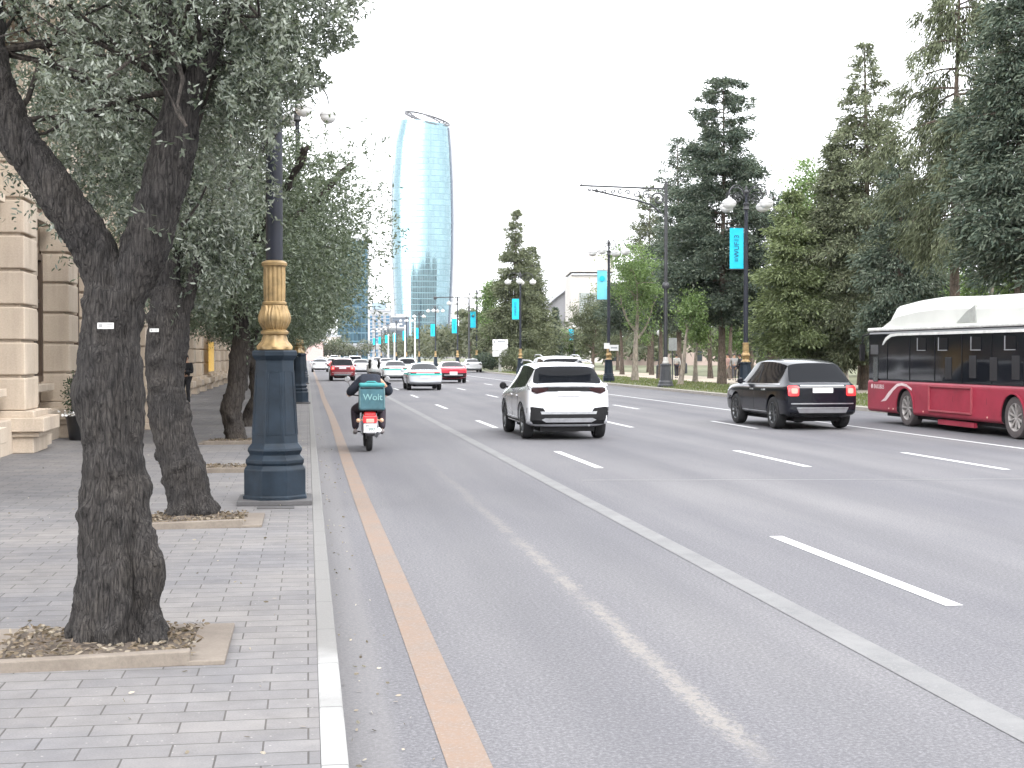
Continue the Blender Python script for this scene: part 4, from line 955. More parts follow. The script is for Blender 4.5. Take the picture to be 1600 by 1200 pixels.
# low dark trees left of the plane tree (880-960)
p = at(926, 26); put(broadleaf(h_for(p, 462), 2.6, 1.6, 66, (PINE_BARK, NEEDLE_O), 14000, L=.17, W=.08, tr=.2, name='pine_tree'), p, 'low spreading dark tree right of the white cars, under the white stepped building')
p = at(965, 34); put(broadleaf(h_for(p, 440), 3.6, 2.6, 67, (PINE_BARK, NEEDLE), 14000, L=.2, W=.09, tr=.2, name='pine_tree'), p, 'dark bushy tree behind the pale-limbed plane tree')
for i, (px_, lat) in enumerate(((972, 27), (1032, 25), (1140, 30), (1175, 33), (950, 31), (1018, 29), (1110, 29), (1345, 31), (1385, 30))):
    p = at(px_, lat); o = conifer(8.2+i*.2, 1.7, 4.6, 70+i, (PINE_BARK, NEEDLE), 8000, droop=.2, lay=.7, gap=.1, prof=.4, clump=.42, sp=(.3, .11), tr=.19, lean=((i % 3-1)*.02, 0))
    put(o, p, ['slim brown pine trunk just left of the pale-limbed plane tree', 'slim brown pine trunk directly behind the black post', 'brown pine trunk right of the tall blue-green pine', 'brown pine trunk behind the lamp with the nearest banner',
        'brown pine trunk behind the small two-armed white sign', 'brown pine trunk between the plane tree and the black post', 'brown pine trunk behind the leaning pale trunks', 'dark pine trunk under the spire-topped conifer', 'dark pine trunk just left of the front of the bus'][i], name='pine_tree')
# group far left of the park: conifer with top y 322, light plane beside it, small cypress
p = at(806, 21); put(conifer(h_for(p, 322), 3.9, 1.6, 81, (PINE_BARK, NEEDLE_O), 34000, droop=.2, lay=.72, gap=.2, prof=.9, clump=.38, sp=(.36, .12)), p, 'lone conifer with a ragged tip behind the white direction sign', name='pine_tree')
p = at(832, 24); put(conifer(h_for(p, 380), 1.7, 2.0, 82, (PINE_BARK, NEEDLE_O), 16000, droop=.2, lay=.7, gap=.12, prof=.5, clump=.45, sp=(.36, .12)), p, 'olive green conifer on the right flank of the ragged lone conifer', name='pine_tree')
p = at(768, 20.5); put(broadleaf(h_for(p, 425), 2.8, 2.6, 83, (PALE_BARK, BRIGHT), 11000, L=.2, W=.15), p, 'yellow-green plane tree left of the ragged lone conifer')
p = at(735, 22); put(broadleaf(h_for(p, 478), 3.2, 2.6, 84, (PINE_BARK, NEEDLE_O), 11000, L=.24, W=.12, tr=.2, name='pine_tree'), p, 'umbrella-shaped dark pine with leaning trunks left of the lone conifer')
p = at(868, 34); put(conifer(h_for(p, 478), .75, .2, 85, (PINE_BARK, NEEDLE), 14000, droop=-.3, lay=.3, gap=.05, prof=.5, clump=.22, sp=(.3, .1)), p, 'narrow column cypress in front of the curved grey hall', name='cypress_tree')
p = at(846, 27); put(broadleaf(h_for(p, 535), 2.4, 1.2, 86, (PINE_BARK, NEEDLE_O), 10000, L=.24, W=.12, name='shrub_tree'), p, 'low dark bushy tree behind the white pickup')
p = at(893, 38); put(broadleaf(h_for(p, 530), 3.0, 1.2, 87, (PALE_BARK, BRIGHT), 8000, L=.26, W=.16), p, 'low light green tree in front of the curved grey hall')
# agave-like shrubs near the direction sign
for i, (px_, lat, hh) in enumerate(((758, 19.6, 1.9), (800, 20, 2.4), (772, 20.6, 1.6), (826, 21, 2.2))):
    p = at(px_, lat); r_ = empty('shrub', p, 0, ['dark shrub at the kerb left of the direction sign', 'tall dark shrub just right of the direction sign', 'shrub at the foot of the direction sign', 'dark shrub hidden behind the white sport utility car'][i], 'shrub', 'shrubs around the direction sign')
    rg = np.random.default_rng(i+4); n_ = 2600; q = unit(rg.normal(size=(n_, 3)))*(rg.random(n_)**.4)[:, None]*np.array([1.3, 1.3, hh/2])+np.array([0, 0, hh/2])
    vv, k = leaf_faces(q, unit(q)*.6+rg.normal(0, .5, q.shape)+np.array([0, 0, .5]), .26, .07, rg, 'quad'); np_mesh('foliage', vv, k, [NEEDLE_O if i % 2 else NEEDLE], parent=r_)
# ------------------------------------------------------------------ park lamps, posts, signs
CYAN = mat('cyan_banner_cloth', (.0, .36, .50), .7, var=.05, scale=2); CYAN_P = mat('pale_cyan_banner_cloth', (.12, .42, .52), .7, var=.15, scale=2)
INK_B = mat('banner_ink', (.0, .07, .14), .7)
def text(body, size, m, parent=None, name='lettering', loc=(0, 0, 0), rot=(PI/2, 0, 0), ext=.002, bold=0.0):
    cu = bpy.data.curves.new(name, 'FONT'); cu.body = body; cu.size = size; cu.extrude = ext; cu.align_x = 'CENTER'; cu.align_y = 'CENTER'; cu.offset = bold
    cu.materials.append(m); o = bpy.data.objects.new(name, cu); C.objects.link(o); o.location = loc; o.rotation_euler = rot
    dg = bpy.context.evaluated_depsgraph_get(); me = bpy.data.meshes.new_from_object(o.evaluated_get(dg)); loc_, rot_ = o.location[:], o.rotation_euler[:]; bpy.data.objects.remove(o)
    o = bpy.data.objects.new(name, me); C.objects.link(o); o.location = loc_; o.rotation_euler = rot_
    if parent is not None: o.parent = parent
    return o
def banner(w_, h_, lab, pale=False, txt=True):
    root = empty('banner', (0, 0, 0), 0, lab, 'banner', 'cyan banners hung on the park lamps')
    mb = MB(); n = 10; vs = []
    for sgn in (-1, 1):
        for j in range(n+1):
            for i in range(5): x = -w_*i/4; z = -h_*j/n; vs.append((x, .03*math.sin(j*.6)*math.sin(i*.8)+sgn*.004, z))
    g = lambda s, j, i: s*(n+1)*5+j*5+i
    fs = [(g(s, j, i), g(s, j, i+1), g(s, j+1, i+1), g(s, j+1, i)) for s in (0, 1) for j in range(n) for i in range(4)]
    mb.add(vs, fs); mb.build('cloth', CYAN_P if pale else CYAN, root, smooth='all')
    for z_ in (.03, -h_-.03): MB().bar((.12, 0, z_), (-w_-.05, 0, z_), .03, .03).build('banner_rod', IRON, root)
    if txt: 
        text('\u2261WUF13', w_*.52, INK_B, root, 'lettering', (-w_/2, -.05, -h_*.5), (PI/2, R(-90), 0), .003)
    else:
        MB().lathe([(.001, 0), (w_*.28, .0), (w_*.28, .006), (.001, .006)], 20, rot=Matrix.Rotation(PI/2, 3, 'X'), c=(-w_/2, -.04, -h_*.28)).build('emblem', INK_B if not pale else CYAN, root)
    return root
def park_lamp(label):
    l_ = copy_tree(lamp0); l_['label'] = label; l_['group'] = 'globe lamps along the far kerb'; l_.scale = (1, 1, .80); return l_
DARKP = mat('charcoal_iron', (.035, .037, .042), .5, var=.2)
far_lamp = None
labs = ['globe lamp with gold sleeve carrying the nearest cyan banner, above the black car', 'globe lamp behind the two-armed white sign, carrying a pale cyan banner', 'globe lamp in front of the lone conifer, with a cyan banner', 'globe lamp left of the lone conifer, with a cyan and peach banner',
        'globe lamp far down the far kerb, first of the small hazy ones', 'globe lamp far down the far kerb, second of the small hazy ones', 'globe lamp far down the far kerb, third of the small hazy ones', 'globe lamp far down the far kerb, fourth of the small hazy ones',
        'globe lamp far down the far kerb, fifth of the small hazy ones', 'globe lamp far down the far kerb, sixth of the small hazy ones', 'globe lamp far down the far kerb, seventh of the small hazy ones', 'globe lamp far down the far kerb, eighth of the small hazy ones']
first_far = None
bl = ['bright cyan banner with vertical lettering on the nearest park lamp', 'pale cyan banner with a round emblem, on the lamp over the two-armed sign', 'cyan banner in front of the lone conifer', 'cyan banner hung before the yellow-green plane tree',
      'first of the small far cyan banners, blue-grey', 'second of the small far cyan banners', 'third of the small far cyan banners', 'fourth of the small far cyan banners', 'fifth of the small far cyan banners', 'sixth of the small far cyan banners', 'seventh of the small far cyan banners', 'eighth of the small far cyan banners']
bproto = None
for i, px_ in enumerate((1165, 951, 813, 745)):
    p = at(px_, 18.9, .12); l_ = park_lamp(labs[i]); place(l_, p, .35+.4*i)
    for q in kids(l_):
        if q.name.startswith('pole') : pass
    yt = (357, 423, 467, 487)[i]; yb = (420, 468, 499, 512)[i]; s = pxs(p); z = 1.85+(554-yt)/s; hh = (yb-yt)/s
    b = banner((.60, .62, .62, .6)[i], hh, bl[i], pale=(i == 1), txt=(i in (0, 2))); b.location = (p.x-.12, p.y, z); b.rotation_euler = (0, 0, -YAW*.6)
    if i == 2: bproto = b
for i in range(8):
    y = 178+i*31; p = Vector((18.9, y, .12)); l_ = park_lamp(labs[4+i]); place(l_, p, i)
    b = copy_tree(bproto); place(b, (18.8, y, 6.4), 0, bl[4+i])
# black post with the long scrolled bracket arm
p = at(1040, 18.8, .12); s = pxs(p)
gp = empty('gantry_post', p, 0, 'black post with a long ornate scrolled arm reaching over the road', 'lamp post')
c8 = 1/math.cos(PI/8)
MB().lathe([(r*c8, z) for r, z in [(.40, 0), (.40, .12), (.36, .16), (.34, .3), (.30, .36), (.25, 1.1), (.27, 1.16), (.27, 1.22), (.2, 1.25)]], 8, ph=.5).build('pedestal', DARKP, gp, bevel=.006)
MB().lathe([(.16, 1.25), (.18, 1.3), (.16, 1.36), (.13, 1.42), (.13, 1.55), (.11, 1.6)], 16).build('pale_collar', mat('pale_collar', (.35, .34, .32), .6), gp, smooth=True)
ztop = 1.85+(554-285)/s-.12; za = 1.85+(554-296)/s-.12; zg = 1.85+(554-447)/s-.12
MB().lathe([(.11, 1.6), (.10, 4), (.085, ztop)], 14).lathe([(.17, zg-.15), (.22, zg), (.17, zg+.15), (.1, zg+.2)], 14).build('pole', IRON, gp, smooth=True)
L_ = (1040-903)/s*1.0
mb = MB(); mb.bar((0, 0, za), (-L_, 0, za+.1), .07, .09); lows = [(-.25, za-1.3), (-.8, za-.85), (-1.6, za-.62), (-2.6, za-.42), (-L_*.86, za-.12)]
mb.tube([(a, 0, b) for a, b in lows], .05, 6); mb.bar((-L_*.86, 0, za-.12), (-L_*.86, 0, za+.05), .03, .03)
def curl(mb, cx, cz, r, turns, sg, a0=0, rad=.038):
    mb.tube([(cx+sg*r*(1-t/26)*math.cos(a0+turns*2*PI*t/24), 0, cz+r*(1-t/26)*math.sin(a0+turns*2*PI*t/24)) for t in range(23)], rad, 6)
curl(mb, -.42, za-.55, .38, 1.6, -1, 0, .05); curl(mb, -1.05, za-.35, .25, 1.4, 1, 1); curl(mb, -1.6, za-.3, .2, 1.3, -1, 2)
for k in range(6): curl(mb, -2.05-k*.42, za-.22+.02*k, .15-.012*k, 1.2, 1 if k % 2 else -1, k)
curl(mb, -L_+.1, za+.2, .09, 1.1, 1, 0, .02)
mb.build('scrolled_arm', IRON, gp, smooth=True)
p = at(733, 19.4, .12); s = pxs(p); gp2 = empty('gantry_post', p, 0, 'far dark post with a plain thin arm reaching left in front of the tower', 'lamp post')
za = 1.85+(554-464)/s-.12; L_ = (733-680)/s
MB().lathe([(.3, 0), (.25, 1.1), (.12, 1.2), (.1, za), (.06, za+.9)], 10).build('pole', IRON, gp2, smooth=True)
MB().bar((0, 0, za), (-L_, 0, za-.1), .09, .12).lathe([(.02, -.25), (.22, -.1), (.22, .1), (.02, .2)], 10, (-L_, 0, za-.15)).build('arm', IRON, gp2)
# second park lamp without banner, deeper in
for i, (px_, lat, yt, lab) in enumerate(((1030, 25.5, 525, 'short dark park lamp with a small white globe behind the black post'), (1070, 34, 480, 'thin dark park lamp half hidden by the pale trunks'), (1456, 31, 452, 'dark park post rising behind the bus roof'), (897, 36, 512, 'dark lamp post with a small blue banner left of the white stepped building'))):
    p = at(px_, lat, .12); s = pxs(p); hh = h_for(p, yt); o = empty('park_lamp', p, 0, lab, 'lamp post', 'small lamps inside the park')
    MB().lathe([(.24, 0), (.22, .9), (.10, 1.0), (.07, 1.4), (.06, hh)], 10).build('pole', IRON, o, smooth=True)
    MB().lathe([(.02, hh-.02), (.16, hh+.08), (.2, hh+.22), (.14, hh+.38), (.02, hh+.44)], 14).build('globe', GLOBE, o, smooth=True)
    if i == 3:
        b = copy_tree(bproto); place(b, (p.x-.1, p.y, 5.3), 0, 'small blue banner on the dark post left of the white stepped building', (1, 1, .8))
# direction sign
SIGN_W = mat('white_sign', (.55, .55, .55), .5, var=.04); SIGN_G = mat('sign_print', (.2, .21, .23), .6)
p = at(781.5, 18.9, .12); s = pxs(p); sg = empty('direction_sign', p, -.05, 'white three-panel direction sign on a pale post across the road', 'road sign')
z1 = 1.85+(554-530)/s-.12; z0 = 1.85+(554-557.5)/s-.12; ww = 24/s; ph_ = (z1-z0)/3
MB().bar((0, .05, 0), (0, .05, z1), .28, .14).build('post', mat('pale_post', (.36, .36, .35), .6), sg)
for k in range(3):
    q = MB().box((0, -.06, z1-ph_*(k+.5)), (ww, .05, ph_-.06)).build('sign_panel', SIGN_W, sg, bevel=.01)
    mb = MB(); rg = random.Random(k); x = -ww*.20
    mb.box((-ww*.38, -.092, z1-ph_*(k+.5)), (.12, .01, ph_*.45))
    mb.box((ww*.08, -.092, z1-ph_*(k+.42)), (ww*(.5 if k == 0 else .35), .01, ph_*.22)); mb.box((ww*.04, -.092, z1-ph_*(k+.68)), (ww*.3, .01, ph_*.09)); mb.build('sign_marks', SIGN_G if k == 0 else mat('faint_print', (.38, .38, .39), .6), q)
p = at(951, 18.6, .12); s = pxs(p); sg = empty('arrow_sign', (p.x, p.y-.25, .12), 0, 'small white two-armed street sign on the lamp with the pale banner', 'road sign')
zz = 1.85+(554-543)/s-.12
q = MB().box((-.18, -.02, zz+.1), (.35, .03, .36)).build('sign_panel', SIGN_W, sg); q = MB().box((.28, -.02, zz-.02), (.56, .03, .36)).build('sign_panel', SIGN_W, sg)
MB().box((.28, -.04, zz-.02), (.4, .01, .08)).build('sign_marks', SIGN_G, q); MB().bar((0, .06, zz-.3), (0, .06, zz+.4), .06, .06).build('clamp', IRON, sg)
p = at(1051, 24, .12); s = pxs(p); sg = empty('notice_board', p, 0, 'plain grey notice board on a post right of the black post', 'board')
z1 = h_for(p, 528); z0 = h_for(p, 548); MB().box((0, 0, (z0+z1)/2), (.55, .06, z1-z0)).build('board', mat('grey_board', (.17, .18, .18), .5), sg); MB().bar((0, .06, 0), (0, .06, z1), .07, .07).build('post', IRON, sg)
# white flagpoles far off
for i, (px_, yt) in enumerate(((607, 525), (616.5, 523), (633, 511), (648.5, 500))):
    y = (270, 262, 250, 240)[i]; t = (px_-800)/FPX; dx, dy = FW.x+RT.x*t, FW.y+RT.y*t; p = Vector((dx/dy*y, y, 0.0)); s = pxs(p); hh = (554-yt)/s+1.85
    o = MB().lathe([(.22, 0), (.2, .8), (.14, .9), (.10, hh), (.17, hh+.1), (.1, hh+.3), (.01, hh+.35)], 10).build('flagpole', mat('white_pole', (.55, .55, .55), .5), smooth=True); o.location = p
    tag(o, ['leftmost and shortest of the four white flagpoles in front of the tower', 'second white flagpole from the left in front of the tower', 'third white flagpole from the left in front of the tower', 'tallest and rightmost of the four white flagpoles in front of the tower'][i], 'flagpole', 'white flagpoles in front of the tower')
# walkers in the park
wk = [(1057, 27, 'walker in a white shirt and dark trousers behind the leaning pale trunks', (.5, .5, .48), (.03, .03, .04), 0), (1137, 28, 'walker in a pale pink top beside the tall pine trunk', (.38, .25, .22), (.25, .22, .2), 2),
      (1147, 28.3, 'walker in a light grey jacket next to the pale pink one', (.25, .25, .25), (.05, .05, .06), 3), (1156, 27, 'walker dressed in black left of the lamp with the nearest banner', (.015, .015, .018), (.015, .015, .02), 1)]
for px_, lat, lab, a, b, r_ in wk: person(at(px_, lat, .125), r_, lab, a, b, pose='walk', stride=.14, group='people walking in the park')
# low pale building behind the park
p = at(1050, 58, .11); bd = empty('park_building', p, -YAW-.08, 'long low pale pink building glimpsed between the park trunks', 'building')
PINKW = mat('pale_pink_wall', (.30, .24, .21), .8, var=.08, scale=.6)
MB().box((6, 3, 2.2), (34, 6, 4.4)).build('wall', PINKW, bd); MB().box((6, 3, 4.5), (34.6, 6.6, .25)).build('roof', mat('roof_trim', (.35, .33, .31), .8), bd)
for i in range(10): MB().box((-9+i*3.3, -.03, 1.7), (1.2, .1, 2.0)).build('window', GLASS_D, bd)
# ------------------------------------------------------------------ vehicles
TYRE = mat('tyre_rubber', (.014, .014, .015), .8, bmp=.2); RIM = mat('alloy_rim', (.16, .165, .17), .35, .8)
DARK = mat('black_plastic', (.010, .010, .011), .6, bmp=.1, spec=.2); CGLASS = mat('tinted_glass', (.006, .007, .009), .05, 0, .1, 1, spec=.12)
CHROME = mat('brushed_trim', (.55, .56, .58), .3, .9); PLATE = mat('number_plate', (.55, .55, .56), .5, var=.05); PLATE_I = mat('plate_digits', (.05, .05, .06), .6)
RED_OFF = mat('tail_glass', (.018, .002, .003), .2, spec=.4); RED_ON = mat('brake_light', (.5, .02, .02), .3, emit=(1, .03, .04), es=.33)
RED_GLOW = mat('brake_light_core', (.8, .1, .1), .3, emit=(1, .16, .12), es=.9)
def paint(name, c, rough=.28, coat=1, metal=0): return mat(name, c, rough, metal, .05, .8, coat=coat)
def rrect(cx, cz, w_, h, r=.02, sl=0.0):
    out = []
    for sx, sz, a0 in ((1, 1, 0), (-1, 1, 90), (-1, -1, 180), (1, -1, 270)):
        for k in range(4): a = R(a0+30*k); out.append((cx+sx*(w_/2-r)+r*math.cos(a)+sl*(sz*h/2), cz+sz*(h/2-r)+r*math.sin(a)))
    return out
def patch(bvh, poly, view, m, name, parent, off=.006, step=.09, thick=.012):
    """a panel of the given outline laid onto the bodywork with a small thickness"""
    bm = bmesh.new(); vs = [bm.verts.new((a, 0, b)) for a, b in poly]; bm.faces.new(vs)
    xs = [a for a, b in poly]; zs = [b for a, b in poly]
    for lo, hi, ax in ((min(xs), max(xs), (1, 0, 0)), (min(zs), max(zs), (0, 0, 1))):
        k = lo+step
        while k < hi-step*.3:
            bmesh.ops.bisect_plane(bm, geom=bm.verts[:]+bm.edges[:]+bm.faces[:], plane_co=Vector(ax)*k, plane_no=ax); k += step
    o_, d = {'rear': (lambda a, b: (Vector((a, -4, b)), Vector((0, 1, 0)))), 'left': (lambda a, b: (Vector((-4, a, b)), Vector((1, 0, 0)))),
             'right': (lambda a, b: (Vector((4, a, b)), Vector((-1, 0, 0)))), 'top': (lambda a, b: (Vector((a, b, 6)), Vector((0, 0, -1))))}[view], 0
    for v in bm.verts:
        og, dr = o_(v.co.x, v.co.z); hit = bvh.ray_cast(og, dr)
        if hit[0] is None:
            nn = bvh.find_nearest(og+dr*3.5); p = nn[0]-dr*0
            v.co = p-dr*off
        else: v.co = hit[0]-dr*off
    bmesh.ops.recalc_face_normals(bm, faces=bm.faces)
    r = bmesh.ops.extrude_face_region(bm, geom=bm.faces[:]); dr = o_(0, 0)[1]
    bmesh.ops.translate(bm, vec=dr*(thick+off), verts=[e for e in r['geom'] if isinstance(e, bmesh.types.BMVert)])
    bmesh.ops.recalc_face_normals(bm, faces=bm.faces)
    me = bpy.data.meshes.new(name); bm.to_mesh(me); bm.free(); me.materials.append(m)
    me.polygons.foreach_set('use_smooth', [True]*len(me.polygons)); me.set_sharp_from_angle(angle=R(35))
    o = bpy.data.objects.new(name, me); C.objects.link(o); o.parent = parent; return o
def wheel(parent, c, r, wd, side, spokes=7, rimm=None, tm=None):
    rot = Matrix.Rotation(PI/2*side, 3, 'Y'); h = wd/2
    w_ = empty('wheel', c); w_.parent = parent
    MB().lathe([(r*.66, -h*.9), (r*.80, -h), (r*.94, -h*.93), (r*.99, -h*.6), (r, 0), (r*.99, h*.6), (r*.94, h*.93), (r*.80, h), (r*.66, h*.9)], 32, rot=rot, cap=False).build('tyre', tm or TYRE, w_, smooth=True)
    mb = MB().lathe([(r*.67, h*.88), (r*.64, h*.9), (r*.60, h*.75), (r*.59, h*.2), (r*.59, -h*.6), (.0001, -h*.6)], 32, rot=rot, cap=False)
    for k in range(spokes):
        a = 2*PI*k/spokes; d = Vector((math.cos(a), math.sin(a), 0)); mb.bar(rot @ (d*r*.10+Vector((0, 0, h*.55))), rot @ (d*r*.63+Vector((0, 0, h*.78))), r*.10, r*.07)
    mb.lathe([(r*.16, h*.45), (r*.15, h*.66), (r*.05, h*.7), (.001, h*.7)], 16, rot=rot, cap=False)
    mb.build('rim', rimm or RIM, w_, smooth=True); return w_
def body_shell(rows, wheels, r_w, m_paint, root, extra_dark=()):
    """rows: (y, w, zb, zs, wt, zt, cabin); wheels: axle y list"""
    vs, fs, mi = [], [], []; n = len(rows)
    for (y, w_, zb, zs, wt, zt, cab) in rows:
        if cab: half = [(0, zb), (.80*w_, zb), (.965*w_, zb+.09), (w_, zb+(zs-zb)*.5), (.985*w_, zs-.09), (.935*w_, zs), (wt, zt-.055), (wt*.83, zt), (0, zt+.022)]
        else: half = [(0, zb), (.80*w_, zb), (.965*w_, zb+.09), (w_, zb+(zs-zb)*.5), (.985*w_, zs-.09), (.935*w_, zs), (.86*w_, zs+(zt-zs)*.6), (.70*w_, zt), (0, zt+.015)]
        vs += [(x, y, z) for x, z in half]+[(-x, y, z) for x, z in half[7:0:-1]]
    M = 16
    def g(k, i): return k*M+i % M
    for k in range(n-1):
        for i in range(M):
            j = i if i < 8 else 15-i                     # row index 0..7 bottom to top
            a, b = rows[k], rows[k+1]; c = 0
            if j == 5 and a[6] and b[6]: c = 1
            if j == 5 and a[6] and not b[6]: c = 1          # front quarter
            if j in (6, 7) and (a[6] != b[6]): c = 1        # screens
            if j in (0, 1): c = 2
            fs.append((g(k, i), g(k, i+1), g(k+1, i+1), g(k+1, i))); mi.append(c)
    for k, fl in ((0, 1), (n-1, 0)):
        for i in range(8):
            q = [g(k, i), g(k, i+1), g(k, 15-i), g(k, 16-i)]
            q = list(dict.fromkeys(q)); q = q if fl else q[::-1]; fs.append(tuple(q)); mi.append(0 if i > 0 else 2)
    mb = MB(); mb.v = vs; mb.f = fs; mb.m = mi; o = mb.build('t', [m_paint, CGLASS, DARK])
    me = o.data; cr = me.attributes.new('crease_edge', 'FLOAT', 'EDGE')
    ek = {tuple(sorted(e.vertices)): e.index for e in me.edges}; cnt = {}
    for p in me.polygons:
        for e in p.edge_keys: cnt.setdefault(tuple(sorted(e)), []).append(p.material_index)
    for e, ms in cnt.items():
        if len(set(ms)) > 1: cr.data[ek[e]].value = .85 if 1 in ms else .5
    for k in range(n-1):
        for i in (3, 4, 5, 11, 12, 13): 
            e = tuple(sorted((g(k, i), g(k+1, i))))
            if e in ek: cr.data[ek[e]].value = max(cr.data[ek[e]].value, .35)
    s = o.modifiers.new('s', 'SUBSURF'); s.levels = 2; s.render_levels = 2
    cut = MB()
    W = max(r[1] for r in rows)
    for y in wheels:
        for sx in (-1, 1):
            cut.lathe([(r_w+.055, W-.30), (r_w+.055, W+.4)], 28, (0, y, r_w+.01), 2, rot=Matrix.Rotation(PI/2*sx, 3, 'Y'))
    c = cut.build('c', [m_paint, CGLASS, DARK]); bo = o.modifiers.new('b', 'BOOLEAN'); bo.operation = 'DIFFERENCE'; bo.object = c; bo.solver = 'EXACT'
    me = evaluated(o); bpy.data.objects.remove(o); bpy.data.objects.remove(c)
    bm = bmesh.new(); bm.from_mesh(me); bvh = BVHTree.FromBMesh(bm)
    # body keeps paint and underside; each pane becomes its own part
    glass = [f for f in bm.faces if f.material_index == 1]; seen = set(); isl = []
    for f in glass:
        if f in seen: continue
        st = [f]; seen.add(f); cur = []
        while st:
            q = st.pop(); cur.append(q)
            for e in q.edges:
                for h in e.link_faces:
                    if h.material_index == 1 and h not in seen: seen.add(h); st.append(h)
        isl.append(cur)
    ymid = sum(r[0] for r in rows)/n
    for cur in isl:
        cc = sum((f.calc_center_median() for f in cur), Vector())/len(cur)
        nm = 'side_window' if abs(cc.x) > .25 else ('rear_window' if cc.y < ymid else 'windscreen')
        idx = {}; V = []; F = []
        for f in cur:
            t = []
            for v in f.verts:
                if v.index not in idx: idx[v.index] = len(V); V.append(v.co[:])
                t.append(idx[v.index])
            F.append(tuple(t))
        q = MB(); q.add(V, F); q.build(nm, CGLASS, root, smooth='all', fix=False)
    bmesh.ops.delete(bm, geom=glass, context='FACES')
    me2 = bpy.data.meshes.new('body'); bm.to_mesh(me2); bm.free(); me2.materials.clear()
    me2.materials.append(m_paint); me2.materials.append(CGLASS); me2.materials.append(DARK)
    me2.polygons.foreach_set('use_smooth', [True]*len(me2.polygons)); me2.set_sharp_from_angle(angle=R(32))
    o = bpy.data.objects.new('body', me2); C.objects.link(o); o.parent = root; return o, bvh
def mirror(parent, x, y, z, m):
    sx = 1 if x > 0 else -1
    q = MB(); q.lathe([(.001, -.05), (.06, -.045), (.085, 0), (.075, .05), (.03, .08), (.001, .085)], 14, (x+sx*.09, y, z), rot=Matrix.Diagonal((1.25, 1, .85)) @ Matrix.Rotation(PI/2, 3, 'X') @ Matrix.Rotation(PI, 3, 'Y') if False else Matrix.Rotation(-PI/2, 3, 'X'))
    q.bar((x-sx*.03, y, z-.03), (x+sx*.07, y, z-.03), .05, .04); return q.build('mirror', m, parent, smooth=True)
def plate(bvh, parent, cx, cz, txt='', w_=.50, h=.11, off=.02):
    q = patch(bvh, rrect(cx, cz, w_, h, .01), 'rear', PLATE, 'number_plate', parent, off, thick=.01)
    hit = bvh.ray_cast(Vector((cx, -4, cz)), Vector((0, 1, 0)))
    if txt and hit[0]: text(txt, h*.85, PLATE_I, q, 'plate_number', (cx, hit[0].y-off-.003, cz))
    return q
def exhaust(parent, x, y, z): return MB().lathe([(.035, 0), (.04, .02), (.04, .14), (.03, .15)], 14, (x, y, z), rot=Matrix.Rotation(-PI/2, 3, 'X')).build('exhaust_pipe', CHROME, parent, smooth=True)
CG = 'cars driving away along the avenue'
def seams(bvh, root, lines, view='left'):
    mb = None
    for (y0, z0, y1, z1) in lines:
        d = Vector((y1-y0, z1-z0)).normalized()*.007; nx, nz = -d.y, d.x
        patch(bvh, [(y0-nx, z0-nz), (y1-nx, z1-nz), (y1+nx, z1+nz), (y0+nx, z0+nz)], view, DARK, 'panel_gap', root, .002, thick=.006)
